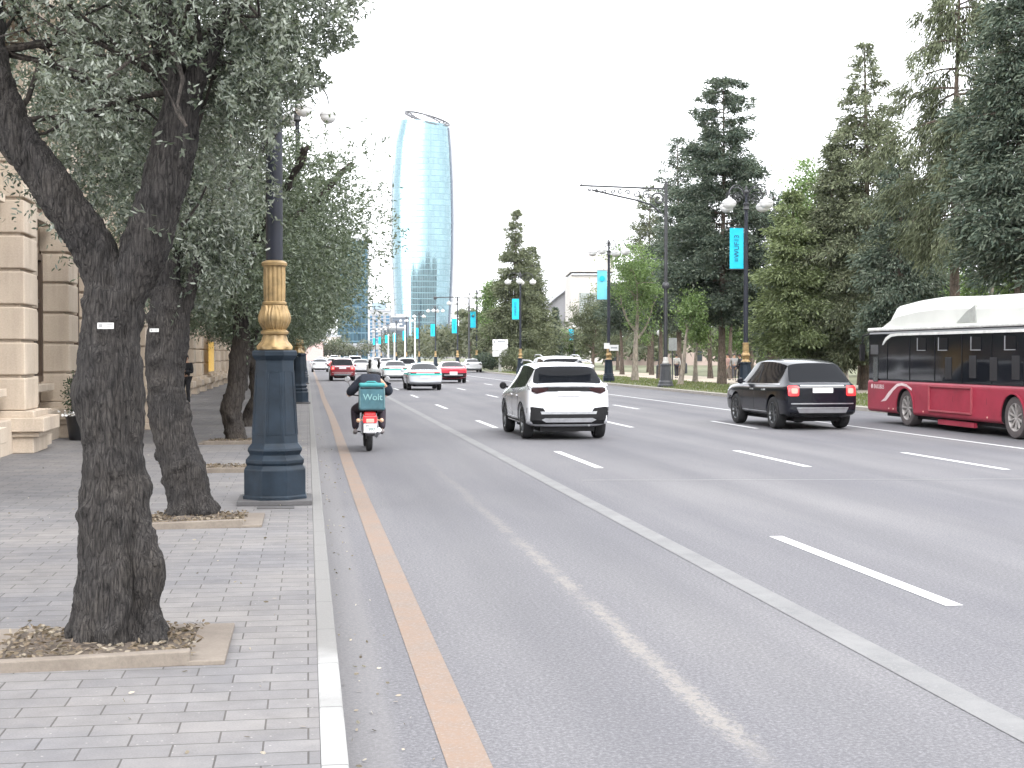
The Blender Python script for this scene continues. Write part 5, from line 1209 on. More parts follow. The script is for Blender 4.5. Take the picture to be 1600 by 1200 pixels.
# ---- white sport utility car
def white_suv():
    root = empty('suv_car', (0, 0, 0)); P = paint('white_car_paint', (.62, .63, .66), .25)
    rows = [(0, .80, .40, 1.10, .6, 1.13, 0), (.05, .885, .32, 1.15, .6, 1.19, 0), (.17, .925, .27, 1.155, .6, 1.215, 0), (.52, .935, .25, 1.14, .655, 1.59, 1), (.95, .935, .25, 1.12, .69, 1.655, 1),
            (1.9, .935, .25, 1.08, .70, 1.68, 1), (2.75, .93, .25, 1.05, .66, 1.60, 1), (3.5, .925, .25, 1.03, .5, 1.09, 0), (4.1, .91, .26, .97, .5, 1.02, 0), (4.45, .86, .30, .86, .5, .92, 0), (4.6, .70, .38, .72, .5, .75, 0)]
    b, bv = body_shell(rows, (.78, 3.52), .36, P, root)
    for y in (.78, 3.52):
        for s_ in (-1, 1): wheel(root, (s_*.80, y, .36), .36, .235, s_, 5)
    # roof black quarter, spoiler, light band, bumpers
    patch(bv, [(-.86, 1.08), (-.83, 1.145), (.83, 1.145), (.86, 1.08), (.5, 1.05), (-.5, 1.05)], 'rear', DARK, 'rear_garnish', root, .01)
    for s_ in (-1, 1):
        q = [(s_*.88, 1.085), (s_*.86, 1.13), (s_*.44, 1.125), (s_*.50, 1.05), (s_*.70, 1.0)]; patch(bv, q if s_ < 0 else q[::-1], 'rear', RED_OFF, 'tail_light', root, .018)
        q = [(s_*.90, .70), (s_*.80, .72), (s_*.56, .69), (s_*.50, .60), (s_*.62, .55), (s_*.90, .58)]; patch(bv, q if s_ < 0 else q[::-1], 'rear', DARK, 'bumper_vent', root, .016)
    patch(bv, [(-.92, .60), (-.55, .585), (.55, .585), (.92, .60), (.88, .34), (-.88, .34)], 'rear', DARK, 'lower_bumper', root, .022)
    patch(bv, [(-.62, .62), (.62, .62), (.60, .56), (-.60, .56)], 'rear', CHROME, 'bumper_step', root, .03)
    patch(bv, [(-.60, .44), (-.52, .475), (.52, .475), (.60, .44), (.50, .385), (-.50, .385)], 'rear', CHROME, 'skid_plate', root, .045)
    plate(bv, root, 0, 1.0, '')
    mb = MB(); n = 14; vs = []
    for i in range(n+1):
        x = -.60+1.20*i/n; c_ = 1-(abs(x)/.60)**3*.6
        for (dy, dz) in ((.30, 1.640), (.20, 1.635), (.14, 1.595), (.30, 1.585)): vs.append((x, dy+(1-c_)*.12+.0, dz-.03*(1-c_)))
    mb.add(vs, [(i*4+j, i*4+(j+1) % 4, (i+1)*4+(j+1) % 4, (i+1)*4+j) for i in range(n) for j in range(4)]+[(0, 1, 2, 3), (n*4+3, n*4+2, n*4+1, n*4)]); mb.build('spoiler', P, root, smooth=True)
    # projecting ledge above the lights
    mb = MB(); vs = []
    for i in range(n+1):
        x = -.87+1.74*i/n; y = .02+.13*(abs(x)/.87)**4
        for (dy, dz) in ((.12, 1.215), (-.03, 1.20), (-.035, 1.165), (.1, 1.14)): vs.append((x, y+dy, dz))
    mb.add(vs, [(i*4+j, i*4+(j+1) % 4, (i+1)*4+(j+1) % 4, (i+1)*4+j) for i in range(n) for j in range(4)]+[(0, 1, 2, 3), (n*4+3, n*4+2, n*4+1, n*4)]); mb.build('tail_ledge', P, root, smooth=True)
    for s_ in (-1, 1):
        v_ = 'left' if s_ < 0 else 'right'
        MB().tube([(s_*.655, .75, 1.66), (s_*.665, 1.2, 1.71), (s_*.665, 2.2, 1.715), (s_*.64, 2.6, 1.66)], .016, 8).build('roof_rail', CHROME, root, smooth=True)
        mirror(root, s_*.93, 2.95, 1.12, DARK)
        for y in (.78, 3.52):
            pr = []
            for k in range(13): a = PI*k/12; pr.append((y+.50*math.cos(a), .36+.46*math.sin(a)))
            for k in range(13): a = PI*(12-k)/12; pr.append((y+.425*math.cos(a), .37+.42*math.sin(a)))
            patch(bv, pr, v_, DARK, 'arch_trim', root, .012, .12)
        patch(bv, [(1.27, .28), (3.03, .28), (3.03, .40), (1.27, .40)], v_, DARK, 'sill_trim', root, .012)
        patch(bv, [(1.27, .42), (3.03, .42), (3.03, .445), (1.27, .445)], v_, CHROME, 'sill_strip', root, .012)
        seams(bv, root, [(1.28, .46, 1.28, 1.1), (2.15, .46, 2.15, 1.07), (3.0, .46, 3.02, 1.04)], v_)
        for y in (1.45, 2.32): patch(bv, rrect(y, .93, .2, .035, .015), v_, CHROME, 'door_handle', root, .02)
        patch(bv, [(1.95, 1.12), (2.03, 1.12), (2.01, 1.56), (1.93, 1.56)], v_, DARK, 'door_pillar', root, .004)
    patch(bv, [(-.08, 1.60), (.08, 1.60), (.06, 1.57), (-.06, 1.57)], 'rear', RED_OFF, 'brake_lamp', root, .0)
    exhaust(root, .45, .06, .33); MB().box((0, 1.9, .24), (1.2, 3.4, .12)).build('underbody', DARK, root); return root
# ---- black luxury sport utility car
def black_suv():
    root = empty('suv_car', (0, 0, 0)); P = mat('black_car_paint', (.005, .006, .010), .16, 0, .05, .8, coat=.12, spec=.4)
    rows = [(0, .82, .42, .98, .6, 1.02, 0), (.06, .90, .34, 1.07, .6, 1.11, 0), (.20, .955, .29, 1.10, .6, 1.15, 0), (.62, .965, .27, 1.10, .66, 1.63, 1), (1.1, .965, .27, 1.09, .71, 1.72, 1),
            (2.2, .96, .27, 1.07, .72, 1.745, 1), (2.95, .955, .27, 1.06, .68, 1.66, 1), (3.6, .95, .27, 1.06, .5, 1.13, 0), (4.3, .94, .27, 1.03, .5, 1.09, 0), (4.75, .88, .32, .96, .5, 1.02, 0), (4.92, .74, .42, .8, .5, .84, 0)]
    b, bv = body_shell(rows, (.92, 3.75), .40, P, root)
    for y in (.92, 3.75):
        for s_ in (-1, 1): wheel(root, (s_*.83, y, .40), .40, .26, s_, 10)
    for s_ in (-1, 1):
        q = patch(bv, rrect(s_*.74, .96, .26, .25, .04), 'rear', RED_ON, 'tail_light', root, .02); patch(bv, rrect(s_*.72, .96, .15, .13, .03), 'rear', RED_GLOW, 'light_core', q, .026)
        v_ = 'left' if s_ < 0 else 'right'
        seams(bv, root, [(1.42, .36, 1.42, 1.05), (2.3, .36, 2.3, 1.05), (3.2, .36, 3.22, 1.03)], v_)
        patch(bv, [(1.4, .40), (3.3, .40), (3.3, .425), (1.4, .425)], v_, CHROME, 'sill_strip', root, .01)
        patch(bv, [(.55, 1.105), (3.3, 1.07), (3.3, 1.095), (.55, 1.13)], v_, CHROME, 'window_trim', root, .006)
        for y in (1.6, 2.48): patch(bv, rrect(y, .96, .22, .035, .015), v_, CHROME, 'door_handle', root, .02)
        patch(bv, [(2.1, 1.14), (2.2, 1.14), (2.18, 1.6), (2.08, 1.6)], v_, DARK, 'door_pillar', root, .004)
        mirror(root, s_*.96, 3.05, 1.16, P); exhaust(root, s_*.55, .03, .43)
    patch(bv, [(-.56, 1.10), (.56, 1.10), (.56, 1.075), (-.56, 1.075)], 'rear', CHROME, 'boot_strip', root, .012)
    patch(bv, [(-.80, .66), (.80, .66), (.80, .635), (-.80, .635)], 'rear', CHROME, 'bumper_strip', root, .014)
    patch(bv, [(-.66, .53), (.66, .53), (.60, .42), (-.60, .42)], 'rear', mat('grey_diffuser', (.12, .12, .13), .4), 'diffuser', root, .02)
    patch(bv, [(-.66, .555), (.66, .555), (.66, .535), (-.66, .535)], 'rear', CHROME, 'diffuser_strip', root, .024)
    patch(bv, [(-.82, .42), (.82, .42), (.76, .34), (-.76, .34)], 'rear', DARK, 'lower_bumper', root, .012)
    plate(bv, root, 0, .97, '', .52, .12)
    MB().box((0, 2.2, .26), (1.2, 3.6, .12)).build('underbody', DARK, root); return root
def sedan(P, label='', kind='taxi'):
    root = empty('sedan_car', (0, 0, 0))
    rows = [(0, .76, .42, .86, .6, .90, 0), (.06, .86, .33, .97, .6, 1.01, 0), (.35, .90, .27, 1.0, .6, 1.05, 0), (.62, .905, .25, .99, .6, 1.06, 0), (1.35, .905, .24, .96, .57, 1.36, 1), (1.9, .905, .24, .95, .60, 1.41, 1),
            (2.6, .90, .24, .93, .60, 1.40, 1), (3.45, .90, .24, .93, .5, 1.0, 0), (4.1, .89, .25, .88, .5, .94, 0), (4.5, .83, .29, .76, .5, .8, 0), (4.66, .66, .38, .6, .5, .64, 0)]
    b, bv = body_shell(rows, (.95, 3.65), .335, P, root)
    for y in (.95, 3.65):
        for s_ in (-1, 1): wheel(root, (s_*.78, y, .335), .335, .22, s_, 7)
    for s_ in (-1, 1): 
        q = [(s_*.84, .90), (s_*.80, .95), (s_*.46, .93), (s_*.48, .84), (s_*.82, .80)]; patch(bv, q if s_ < 0 else q[::-1], 'rear', RED_OFF if kind == 'taxi' else RED_ON, 'tail_light', root, .016)
        mirror(root, s_*.91, 2.75, 1.0, P); v_ = 'left' if s_ < 0 else 'right'; seams(bv, root, [(1.5, .34, 1.5, .95), (2.5, .34, 2.5, .92)], v_)
    patch(bv, [(-.74, .40), (.74, .40), (.72, .30), (-.72, .30)], 'rear', DARK, 'lower_bumper', root, .016); plate(bv, root, 0, .70)
    MB().box((0, 2.2, .24), (1.15, 3.3, .1)).build('underbody', DARK, root); return root, bv
def place_car(o, x, y, label, rz=0, cat='car'): o['label'] = label; o['category'] = cat; o['group'] = CG; o.location = (x, y, .005); o.rotation_euler = (0, 0, rz); return o
ws = place_car(white_suv(), 5.58, 29.85, 'white sport utility car with black bumper and roof rails, nearest car in the middle lane')
bs = place_car(black_suv(), 12.45, 32.9, 'black sport utility car with square red brake lights in front of the red bus', R(1.5))
tx, bv = sedan(paint('silver_taxi_paint', (.48, .50, .53), .25)); TQ = mat('turquoise_stripe', (.04, .48, .42), .4, var=.05); RS = mat('red_stripe', (.55, .09, .10), .4, var=.05)
patch(bv, [(-.84, .86), (.84, .86), (.82, .79), (-.82, .79)], 'rear', TQ, 'turquoise_band', tx, .02); patch(bv, [(-.60, .98), (.60, .98), (.80, .92), (-.80, .92)], 'rear', RS, 'red_band', tx, .02)
for v_ in ('left', 'right'): patch(bv, [(.2, .80), (3.0, .80), (3.0, .88), (.2, .88)], v_, TQ, 'turquoise_band', tx, .008); 
place_car(tx, 6.02, 72.3, 'silver taxi with red and turquoise stripes across its boot, just right of the motorcyclist', cat='taxi')
t2_ = place_car(copy_tree(tx), 6.05, 97, 'second striped taxi, white with wide turquoise band, right above the motorcyclist helmet', cat='taxi')
for q in kids(t2_):
    if q.name.startswith('turquoise_band') and q.dimensions.y < 1: q.scale = (1, 1, 1)
    if q.name.startswith('body'): q.material_slots[0].link = 'OBJECT'; q.material_slots[0].material = paint('white_taxi_paint', (.55, .57, .58), .3)
PK = paint('crimson_car_paint', (.42, .010, .035), .3); rc, bv = sedan(PK, kind='red')
patch(bv, [(-.84, .66), (.84, .66), (.80, .34), (-.80, .34)], 'rear', DARK, 'dark_bumper', rc, .02); patch(bv, [(-.60, .55), (.60, .55), (.60, .51), (-.60, .51)], 'rear', CHROME, 'bumper_strip', rc, .03); plate(bv, rc, 0, .60, '', .5, .1, .03)
place_car(rc, 9.3, 90, 'crimson car with a dark lower bumper, right of the silver taxi')
def recolor(o, m):
    for q in kids(o):
        if q.name.split('.')[0] in ('body', 'spoiler', 'tail_ledge', 'mirror') and len(q.material_slots) and (q.name.startswith('body') or q.data.materials[0].name in ('white_car_paint', 'black_car_paint', 'silver_taxi_paint')):
            q.material_slots[0].link = 'OBJECT'; q.material_slots[0].material = m
        if m.name.startswith('dark_red') and q.name.startswith('tail_light'): pass
DR = paint('dark_red_suv_paint', (.16, .010, .016), .3)
rs = copy_tree(bs); recolor(rs, DR); place_car(rs, 2.45, 99, 'dark red sport utility car with glowing brake lights, straight above the orange line'); rs.scale = (.93, 1, .93)
wp_ = copy_tree(ws); place_car(wp_, 8.75, 47.5, 'white tall car partly hidden behind the roof of the nearest white one'); wp_.scale = (1, 1, 1.07)
g1 = copy_tree(tx); 
for q in kids(g1):
    if q.name.split('.')[0] in ('turquoise_band', 'red_band'): bpy.data.objects.remove(q)
def far_car(src, x, y, m, lab, sc=1): o = copy_tree(src); recolor(o, m); place_car(o, x, y, lab); o.scale = (sc,)*3; return o
SILV = paint('pale_silver_paint', (.45, .46, .48), .3); CHAR = paint('charcoal_car_paint', (.04, .042, .048), .3); WH = paint('far_white_paint', (.55, .56, .57), .3)
place_car(g1, 5.0, 132, 'pale silver car just left of the motorcyclist helmet'); recolor(g1, SILV)
far_car(g1, 1.35, 150, WH, 'small white car close to the left kerb, farther than the dark red one')
far_car(bs, 8.6, 122, CHAR, 'charcoal car between the two striped taxis', .9)
far_car(g1, 3.2, 176, paint('faded_red_paint', (.30, .05, .05), .35), 'small red car beyond the dark red one in the left lane')
far_car(ws, 6.0, 178, SILV, 'small silver tall car above the motorcyclist, in the middle lane'); far_car(g1, 9.2, 165, WH, 'small white car beyond the crimson one')
far_car(g1, 4.2, 215, WH, 'tiny white car far down the second lane'); far_car(ws, 7.6, 232, CHAR, 'tiny dark tall car far down the third lane'); far_car(g1, 2.4, 245, SILV, 'tiny silver car far down the left lane'); far_car(g1, 10.2, 205, CHAR, 'tiny dark car far down the fourth lane')
far_car(ws, 5.2, 275, WH, 'tiny white tall car at the end of the avenue'); far_car(g1, 8.2, 295, SILV, 'tiny silver car at the end of the avenue'); far_car(g1, 12.2, 250, WH, 'tiny white car far down the fifth lane')
o = far_car(g1, 17.0, 144, WH, 'white car parked at the far kerb under the umbrella-shaped pine'); o['group'] = 'parked cars'
# ---- red city bus
def bus():
    root = empty('city_bus', (0, 0, 0)); RB = mat('red_bus_paint', (.25, .022, .042), .5, var=.22, scale=1.2, coat=.1, spec=.3); L = 11.5; W = 1.275
    # local: y 0 rear .. L front ; cross section lofted with a rounded nose
    def shell(z0, z1, w_, nm, m, r=.14, y0=0, y1=L, bev=.05): 
        o = MB().box((0, (y0+y1)/2, (z0+z1)/2), (2*w_, y1-y0, z1-z0)).build('t', [m, CGLASS, DARK]); return o
    b = shell(.30, 1.17, W, 'body', RB); bv_ = b.modifiers.new('b', 'BEVEL'); bv_.width = .10; bv_.segments = 4; bv_.limit_method = 'ANGLE'; bv_.angle_limit = R(40)
    cut = MB()
    for y in (3.4, 9.0):
        for sx in (-1, 1): cut.lathe([(.505, W-.42), (.505, W+.4)], 32, (0, y, .475), 2, rot=Matrix.Rotation(PI/2*sx, 3, 'Y'))
    c = cut.build('c', [RB, CGLASS, DARK]); bo = b.modifiers.new('c', 'BOOLEAN'); bo.object = c; bo.operation = 'DIFFERENCE'; bo.solver = 'EXACT'
    me = evaluated(b); bpy.data.objects.remove(b); bpy.data.objects.remove(c); bm = bmesh.new(); bm.from_mesh(me); bvh = BVHTree.FromBMesh(bm); bm.free(); me.name = 'body'
    o = bpy.data.objects.new('body', me); C.objects.link(o); o.parent = root
    up = MB().box((0, L/2-.02, 1.80), (2*W-.03, L-.06, 1.33)).build('window_band', mat('black_glazing', (.008, .009, .012), .08, spec=.28), root, bevel=.07)
    rf = MB().box((0, L/2, 2.515), (2*W+.01, L-.02, .10)).build('roof', mat('white_roof', (.60, .60, .58), .4, bmp=.05), root, bevel=.04, seg=3)
    dark = mat('black_gasket', (.004, .004, .005), .5, spec=.1)
    sx = -W
    # side glass details on the left (seen) side and on the right
    for s_ in (-1, 1):
        X = s_*(W-.012)
        for i, y in enumerate((10.15, 8.75, 7.30, 5.85, 4.40, 2.95, 1.5)):
            MB().box((X, y, 1.78), (.012, .028, 1.20)).build('window_gap', dark, root)
        for i, y in enumerate((8.05, 6.85, 5.15, 3.55)):
            fr = MB().box((X+s_*.004, y, 2.10), (.014, .52, .30)).build('sliding_window', dark, root)
            MB().box((X+s_*.014, y+.22, 2.10), (.01, .035, .32)).box((X+s_*.014, y, 1.95), (.01, .5, .02)).build('window_frame', CHROME if False else mat('dull_alloy', (.22, .22, .23), .5), fr)
        # seat backs and poles glimpsed behind the tint
        for i, y in enumerate((6.55, 5.3, 4.3, 3.3)):
            MB().box((X+s_*.0035, y, 1.52+.04*(i % 2)), (.012, .34, .52)).build('seat_back', mat('dim_grey_seat', (.020, .020, .022), .5, spec=.2), root, bevel=.005)
        # driver's quarter
        MB().box((X+s_*.006, 11.0, 1.98), (.012, .5, .26)).build('blind', mat('grey_blind', (.06, .06, .063), .6), root)
        MB().box((X+s_*.006, 10.92, 1.45), (.012, .30, .66)).build('driver_window', mat('light_glass', (.05, .055, .055), .2), root)
        # white swoosh under the roof edge
        pl = [(10.45, 2.10), (10.38, 2.19), (10.22, 2.30), (9.95, 2.385), (9.5, 2.40), (0.05, 2.40), (.05, 2.33), (9.5, 2.335), (9.9, 2.31), (10.2, 2.21), (10.4, 2.10)]
        MB().prism(pl, X, X+s_*.02, axis='x').build('white_swoosh', mat('white_roof', (.6, .6, .58), .4), root)
        v_ = 'left' if s_ < 0 else 'right'
        # wave decal over the front arch
        top = [(10.52+.02, .585), (10.3, .68), (10.05, .84), (9.8, .96), (9.5, 1.085), (9.2, 1.11), (8.9, 1.08), (8.58, .98)]
        bot = [(8.60, .93), (8.9, 1.02), (9.2, 1.045), (9.46, 1.01), (9.72, .90), (9.96, .75), (10.2, .62)]
        patch(bvh, top+bot, v_, mat('pale_decal', (.62, .50, .50), .5), 'wave_decal', root, .004, .3, .004)
        for y in (3.4, 9.0):
            pr = [(y+.56*math.cos(PI*k/16), .475+.54*math.sin(PI*k/16)) for k in range(17)]+[(y+.52*math.cos(PI*(16-k)/16), .475+.505*math.sin(PI*(16-k)/16)) for k in range(17)]
            patch(bvh, pr, v_, RB, 'arch_lip', root, .02, .2)
            w_ = wheel(root, (s_*(W-.19), y, .475), .475, .30, s_, 8 if y > 5 else 10, mat('dusty_steel', (.30, .28, .27), .6, .3), mat('dusty_tyre', (.065, .055, .055), .9))
        # advertising frame
        mb = MB(); Xf = s_*(W+.015)
        for a, b_ in (((5.3, 1.07), (7.55, 1.07)), ((5.3, .47), (7.55, .47)), ((5.3, .47), (5.3, 1.07)), ((7.55, .47), (7.55, 1.07))): mb.bar((Xf, a[0], a[1]), (Xf, b_[0], b_[1]), .05, .035)
        mb.build('poster_frame', mat('pink_grey_frame', (.30, .06, .075), .5), root)
        for y in (10.0, 9.72, 4.55, 2.5, 7.9): patch(bvh, rrect(y, .42, .05, .04, .015), v_, mat('side_marker', (.6, .35, .3), .4), 'side_marker', root, .012)
        for y in (8.1, 6.3, 4.6, 2.0): patch(bvh, [(y-.005, .34), (y+.005, .34), (y+.005, 1.10), (y-.005, 1.10)], v_, mat('panel_shadow_gap', (.08, .006, .012), .6), 'panel_gap', root, .002, .4, .004)  # thin dark red strips along the panel joints
        q = MB().box((s_*(W-.12), 6.3, .20), (.08, 1.9, .12)).build('side_skirt', RB, root)
        if s_ < 0: text('\u25cf BAKUBUS', .16, mat('pale_decal', (.62, .50, .50), .5), root, 'lettering', (-W-.008, 10.75, .98), (PI/2, 0, -PI/2))
    # gas-tank housings on the roof
    WR = mat('white_pod', (.58, .59, .555), .5, var=.08, scale=.8, bmp=.08)
    prof = [(1.0, 2.56), (1.0, 2.8), (1.0, 3.16)]
    poly = [(.6, 2.56), (.9, 3.0), (1.3, 3.16), (5.2, 3.20), (7.2, 3.26), (8.6, 3.22), (9.9, 3.12), (10.1, 3.06), (10.75, 2.56)]
    mb = MB(); n = len(poly); vs = []
    for x, dz in ((-1.17, -.30), (-1.02, 0), (1.02, 0), (1.17, -.30)):
        for y, z in poly: vs.append((x, y, max(2.56, z+dz) if z > 2.56 else 2.56))
    fs = [(k*n+i, k*n+i+1, (k+1)*n+i+1, (k+1)*n+i) for k in range(3) for i in range(n-1)]+[tuple(range(n)), tuple(3*n+i for i in range(n))[::-1]]
    mb.add(vs, fs); mb.build('gas_tank_housing', WR, root, bevel=.03)
    for a, b_ in ((4.9, 1.2), (8.9, 6.7)):
        MB().box((-1.115, (a+b_)/2, 2.84), (.03, abs(a-b_), .26)).box((-1.13, (a+b_)/2, 2.84), (.03, abs(a-b_)-.3, .16)).build('housing_panel', WR, root, bevel=.01)
    MB().prism([(5.3, 2.6), (5.35, 3.0), (5.8, 2.85), (6.3, 2.6)], -1.19, -1.12, axis='x').build('grey_gusset', mat('grey_panel', (.30, .31, .29), .6), root)  # wedge in a darker grey than the housing
    # front mirror arm and wiper, rear face
    mb = MB().tube([(-1.2, L-.1, 2.42), (-1.32, L+.18, 2.35), (-1.33, L+.2, 2.1)], .025, 6); mb.box((-1.33, L+.2, 1.9), (.12, .12, .45)); mb.build('mirror', DARK, root)
    MB().box((0, L-.005, 1.7), (2.3, .03, 1.35)).build('windscreen', CGLASS, root); MB().box((0, 0.0, 1.9), (2.0, .03, .8)).build('rear_window', CGLASS, root)
    for s_ in (-1, 1): MB().box((s_*1.0, -.02, .8), (.16, .05, .4)).build('tail_light', RED_OFF, root, bevel=.01)
    MB().box((0, 5.5, .28), (2.2, 10, .14)).build('underbody', DARK, root); return root
bo_ = bus(); tag(bo_, 'red and black city bus with a white gas-tank housing on its roof', 'bus'); bo_.location = (16.5, 25.4, .005)
# ---- motorcycle, rider and delivery bag
MC = empty('motorcycle', (1.17, 26.75, .005), 0, 'small red motorcycle with a lit tail lamp, ridden away beside the orange line', 'motorcycle')
MR = paint('red_motorcycle_paint', (.28, .01, .012), .3)
def mwheel(c, r):
    w_ = empty('wheel', c); w_.parent = MC; rot = Matrix.Rotation(PI/2, 3, 'Y')
    MB().lathe([(r*.80, -.045), (r*.9, -.058), (r*.97, -.045), (r, 0), (r*.97, .045), (r*.9, .058), (r*.80, .045), (r*.78, 0)], 32, rot=rot, cap=False, mod=lambda q, z, a: q-(.006 if (int(a*22) % 2 and q > r*.95 and abs(z) > .02) else 0)).build('tyre', TYRE, w_, smooth=True)
    mb = MB().lathe([(r*.80, -.03), (r*.76, -.02), (r*.76, .02), (r*.80, .03)], 28, rot=rot, cap=False).lathe([(.07, -.06), (.07, .06)], 14, rot=rot)
    for k in range(6): a = PI*k/3; d = rot @ Vector((math.cos(a), math.sin(a), 0)); mb.bar(d*.05, d*r*.77, .02, .03)
    mb.build('rim', RIM, w_, smooth=True)
mwheel((0, .31, .305), .305); mwheel((0, 1.58, .305), .305)
mb = MB().tube([(0, .25, .66), (0, .7, .70), (0, 1.1, .78), (0, 1.28, .95)], [.03, .035, .04, .035], 8)
mb.tube([(0, 1.2, .80), (0, 1.05, .45), (0, .75, .30), (0, .55, .35)], .028, 8)
for s_ in (-1, 1): mb.bar((s_*.09, .31, .305), (s_*.09, .80, .36), .03, .05); mb.bar((s_*.08, 1.58, .305), (s_*.08, 1.33, 1.0), .04, .04)
mb.build('frame', DARK, MC, smooth=True)
mb = MB().box((0, .85, .42), (.26, .34, .28)).lathe([(.09, -.12), (.10, .05), (.07, .12)], 12, (0, 1.02, .50)); mb.build('engine', mat('engine_alloy', (.14, .14, .15), .45, .6), MC, bevel=.02)
mb = MB().prism([(.60, .72), (1.12, .76), (1.18, .90), (1.0, 1.0), (.72, .95), (.6, .82)], -.13, .13, axis='x'); mb.build('fuel_tank', MR, MC, bevel=.05)
mb = MB().prism([(.02, .76), (.75, .74), (.78, .80), (.5, .81), (.02, .84)], -.12, .12, axis='x'); mb.build('seat', DARK, MC, bevel=.03)
mb = MB().prism([(-.02, .58), (.35, .60), (.55, .70), (.02, .76), (-.10, .72)], -.12, .12, axis='x'); mb.build('tail_cowl', MR, MC, bevel=.035)
tl = MB().box((0, -.115, .625), (.26, .06, .14)).build('tail_light', RED_ON, MC, bevel=.025); MB().box((0, -.15, .60), (.15, .02, .07)).build('light_core', RED_GLOW, tl, bevel=.015)
pl_ = MB().box((0, -.165, .46), (.25, .012, .17)).build('number_plate', PLATE, MC, bevel=.004); text('99', .055, PLATE_I, pl_, 'plate_number', (-.055, -.173, .50)); text('997', .085, mat('plate_digits_dark', (.06, .16, .13), .6), pl_, 'plate_number', (.03, -.173, .435))
MB().prism([(-.14, .62), (-.17, .35), (-.05, .30), (.02, .58)], -.08, .08, axis='x').build('rear_mudguard', mat('grey_guard', (.09, .09, .095), .5), MC, bevel=.015)
for s_ in (-1, 1):
    mb = MB().tube([(s_*.10, -.02, .62), (s_*.19, -.04, .60)], .012, 6).lathe([(.012, -.03), (.04, 0), (.035, .04), (.01, .06)], 12, (s_*.22, -.03, .60), rot=Matrix.Rotation(PI/2, 3, 'X')); mb.build('indicator', mat('clear_amber', (.55, .35, .22), .3), MC, smooth=True)
    MB().bar((s_*.145, .26, .32), (s_*.145, .16, .66), .035, .035).build('shock_absorber', CHROME, MC)
    MB().tube([(s_*.25, .72, .36), (s_*.10, .72, .34)], .014, 6).build('foot_peg', DARK, MC)
    mb = MB().tube([(s_*.30, 1.16, 1.05), (s_*.33, 1.14, 1.20), (s_*.38, 1.12, 1.33)], .008, 6).lathe([(.001, -.012), (.055, -.01), (.06, .004), (.05, .014), (.001, .016)], 16, (s_*.39, 1.10, 1.36), rot=Matrix.Rotation(PI/2, 3, 'X')); mb.build('mirror', mat('mirror_grey', (.38, .38, .39), .15, .7), MC, smooth=True)
MB().tube([(.13, .85, .28), (.15, .5, .27), (.17, .25, .36), (.175, -.02, .42)], [.022, .03, .045, .045], 12).build('exhaust_pipe', CHROME, MC, smooth=True)
MB().tube([(-.37, 1.05, 1.06), (-.2, 1.18, 1.04), (0, 1.28, 1.0), (.2, 1.18, 1.04), (.37, 1.05, 1.06)], .014, 8).build('handlebar', DARK, MC, smooth=True)
MB().lathe([(.02, -.06), (.08, -.04), (.09, .04), (.085, .06)], 16, (0, 1.42, .95), rot=Matrix.Rotation(-PI/2, 3, 'X')).build('headlamp', CHROME, MC, smooth=True)
# rider
rp = MC.location
J = {'p': ((0.02, .42, .90), .12), 'c': ((.04, .55, 1.15), .12), 'n': ((.07, .72, 1.40), .065), 'h': ((.10, .80, 1.48), .06)}; E = [('p', 'c'), ('c', 'n'), ('n', 'h')]
AR = [((.24, .70, 1.34), (.42, .78, 1.12), (.36, 1.02, 1.09)), ((-.13, .70, 1.34), (-.34, .76, 1.12), (-.35, 1.02, 1.09))]
LG = [((.11, .42, .86), (.26, .92, .78), (.27, .62, .40), (.27, .78, .33)), ((-.09, .42, .86), (-.24, .92, .78), (-.25, .62, .40), (-.25, .78, .33))]
for i, (a, b, c) in enumerate(AR): J[f's{i}'] = (a, .05); J[f'e{i}'] = (b, .038); J[f'w{i}'] = (c, .027); E += [('n', f's{i}'), (f's{i}', f'e{i}'), (f'e{i}', f'w{i}')]
for i, (a, b, c, d) in enumerate(LG): J[f'l{i}'] = (a, .08); J[f'k{i}'] = (b, .055); J[f'a{i}'] = (c, .036); E += [('p', f'l{i}'), (f'l{i}', f'k{i}'), (f'k{i}', f'a{i}')]
mb = merge_pydata([skin_mesh(J, E, 1), head_mesh(Vector((.12, .86, 1.575)), .10, pitch=R(-12))])
for i, (a, b, c) in enumerate(AR): hand(mb, c, Vector((0, .35, -.12)) if i else Vector((0, .35, -.12)), (0, -.2, -1), 1 if i == 0 else -1, .9, .95)
rd = mb.build('person', SKIN_M, smooth='all'); rd.location = rp; tag(rd, 'motorcyclist in navy jacket and dark trousers with silver and black helmet', 'person')
JJ = {'p': ((.02, .40, .88), (.19, .13)), 'c': ((.04, .52, 1.10), (.185, .13)), 'd': ((.06, .66, 1.30), (.23, .14)), 'n': ((.09, .76, 1.43), (.12, .10))}; EE = [('p', 'c'), ('c', 'd'), ('d', 'n')]
for i, (a, b, c) in enumerate(AR):
    c1_ = Vector(c)*.85+Vector(b)*.15; JJ[f's{i}'] = (a, .115); JJ[f'm{i}'] = (Vector(a).lerp(Vector(b), .5), .105); JJ[f'e{i}'] = (b, .098); JJ[f'w{i}'] = (c1_, .062); EE += [('d', f's{i}'), (f's{i}', f'm{i}'), (f'm{i}', f'e{i}'), (f'e{i}', f'w{i}')]
mesh_obj('jacket', skin_mesh(JJ, EE), mat('navy_jacket', (.012, .016, .028), .85, var=.25, scale=14, bmp=.6, bdist=.02), rd)
JJ = {'p': ((.02, .42, .88), (.175, .13))}; EE = []
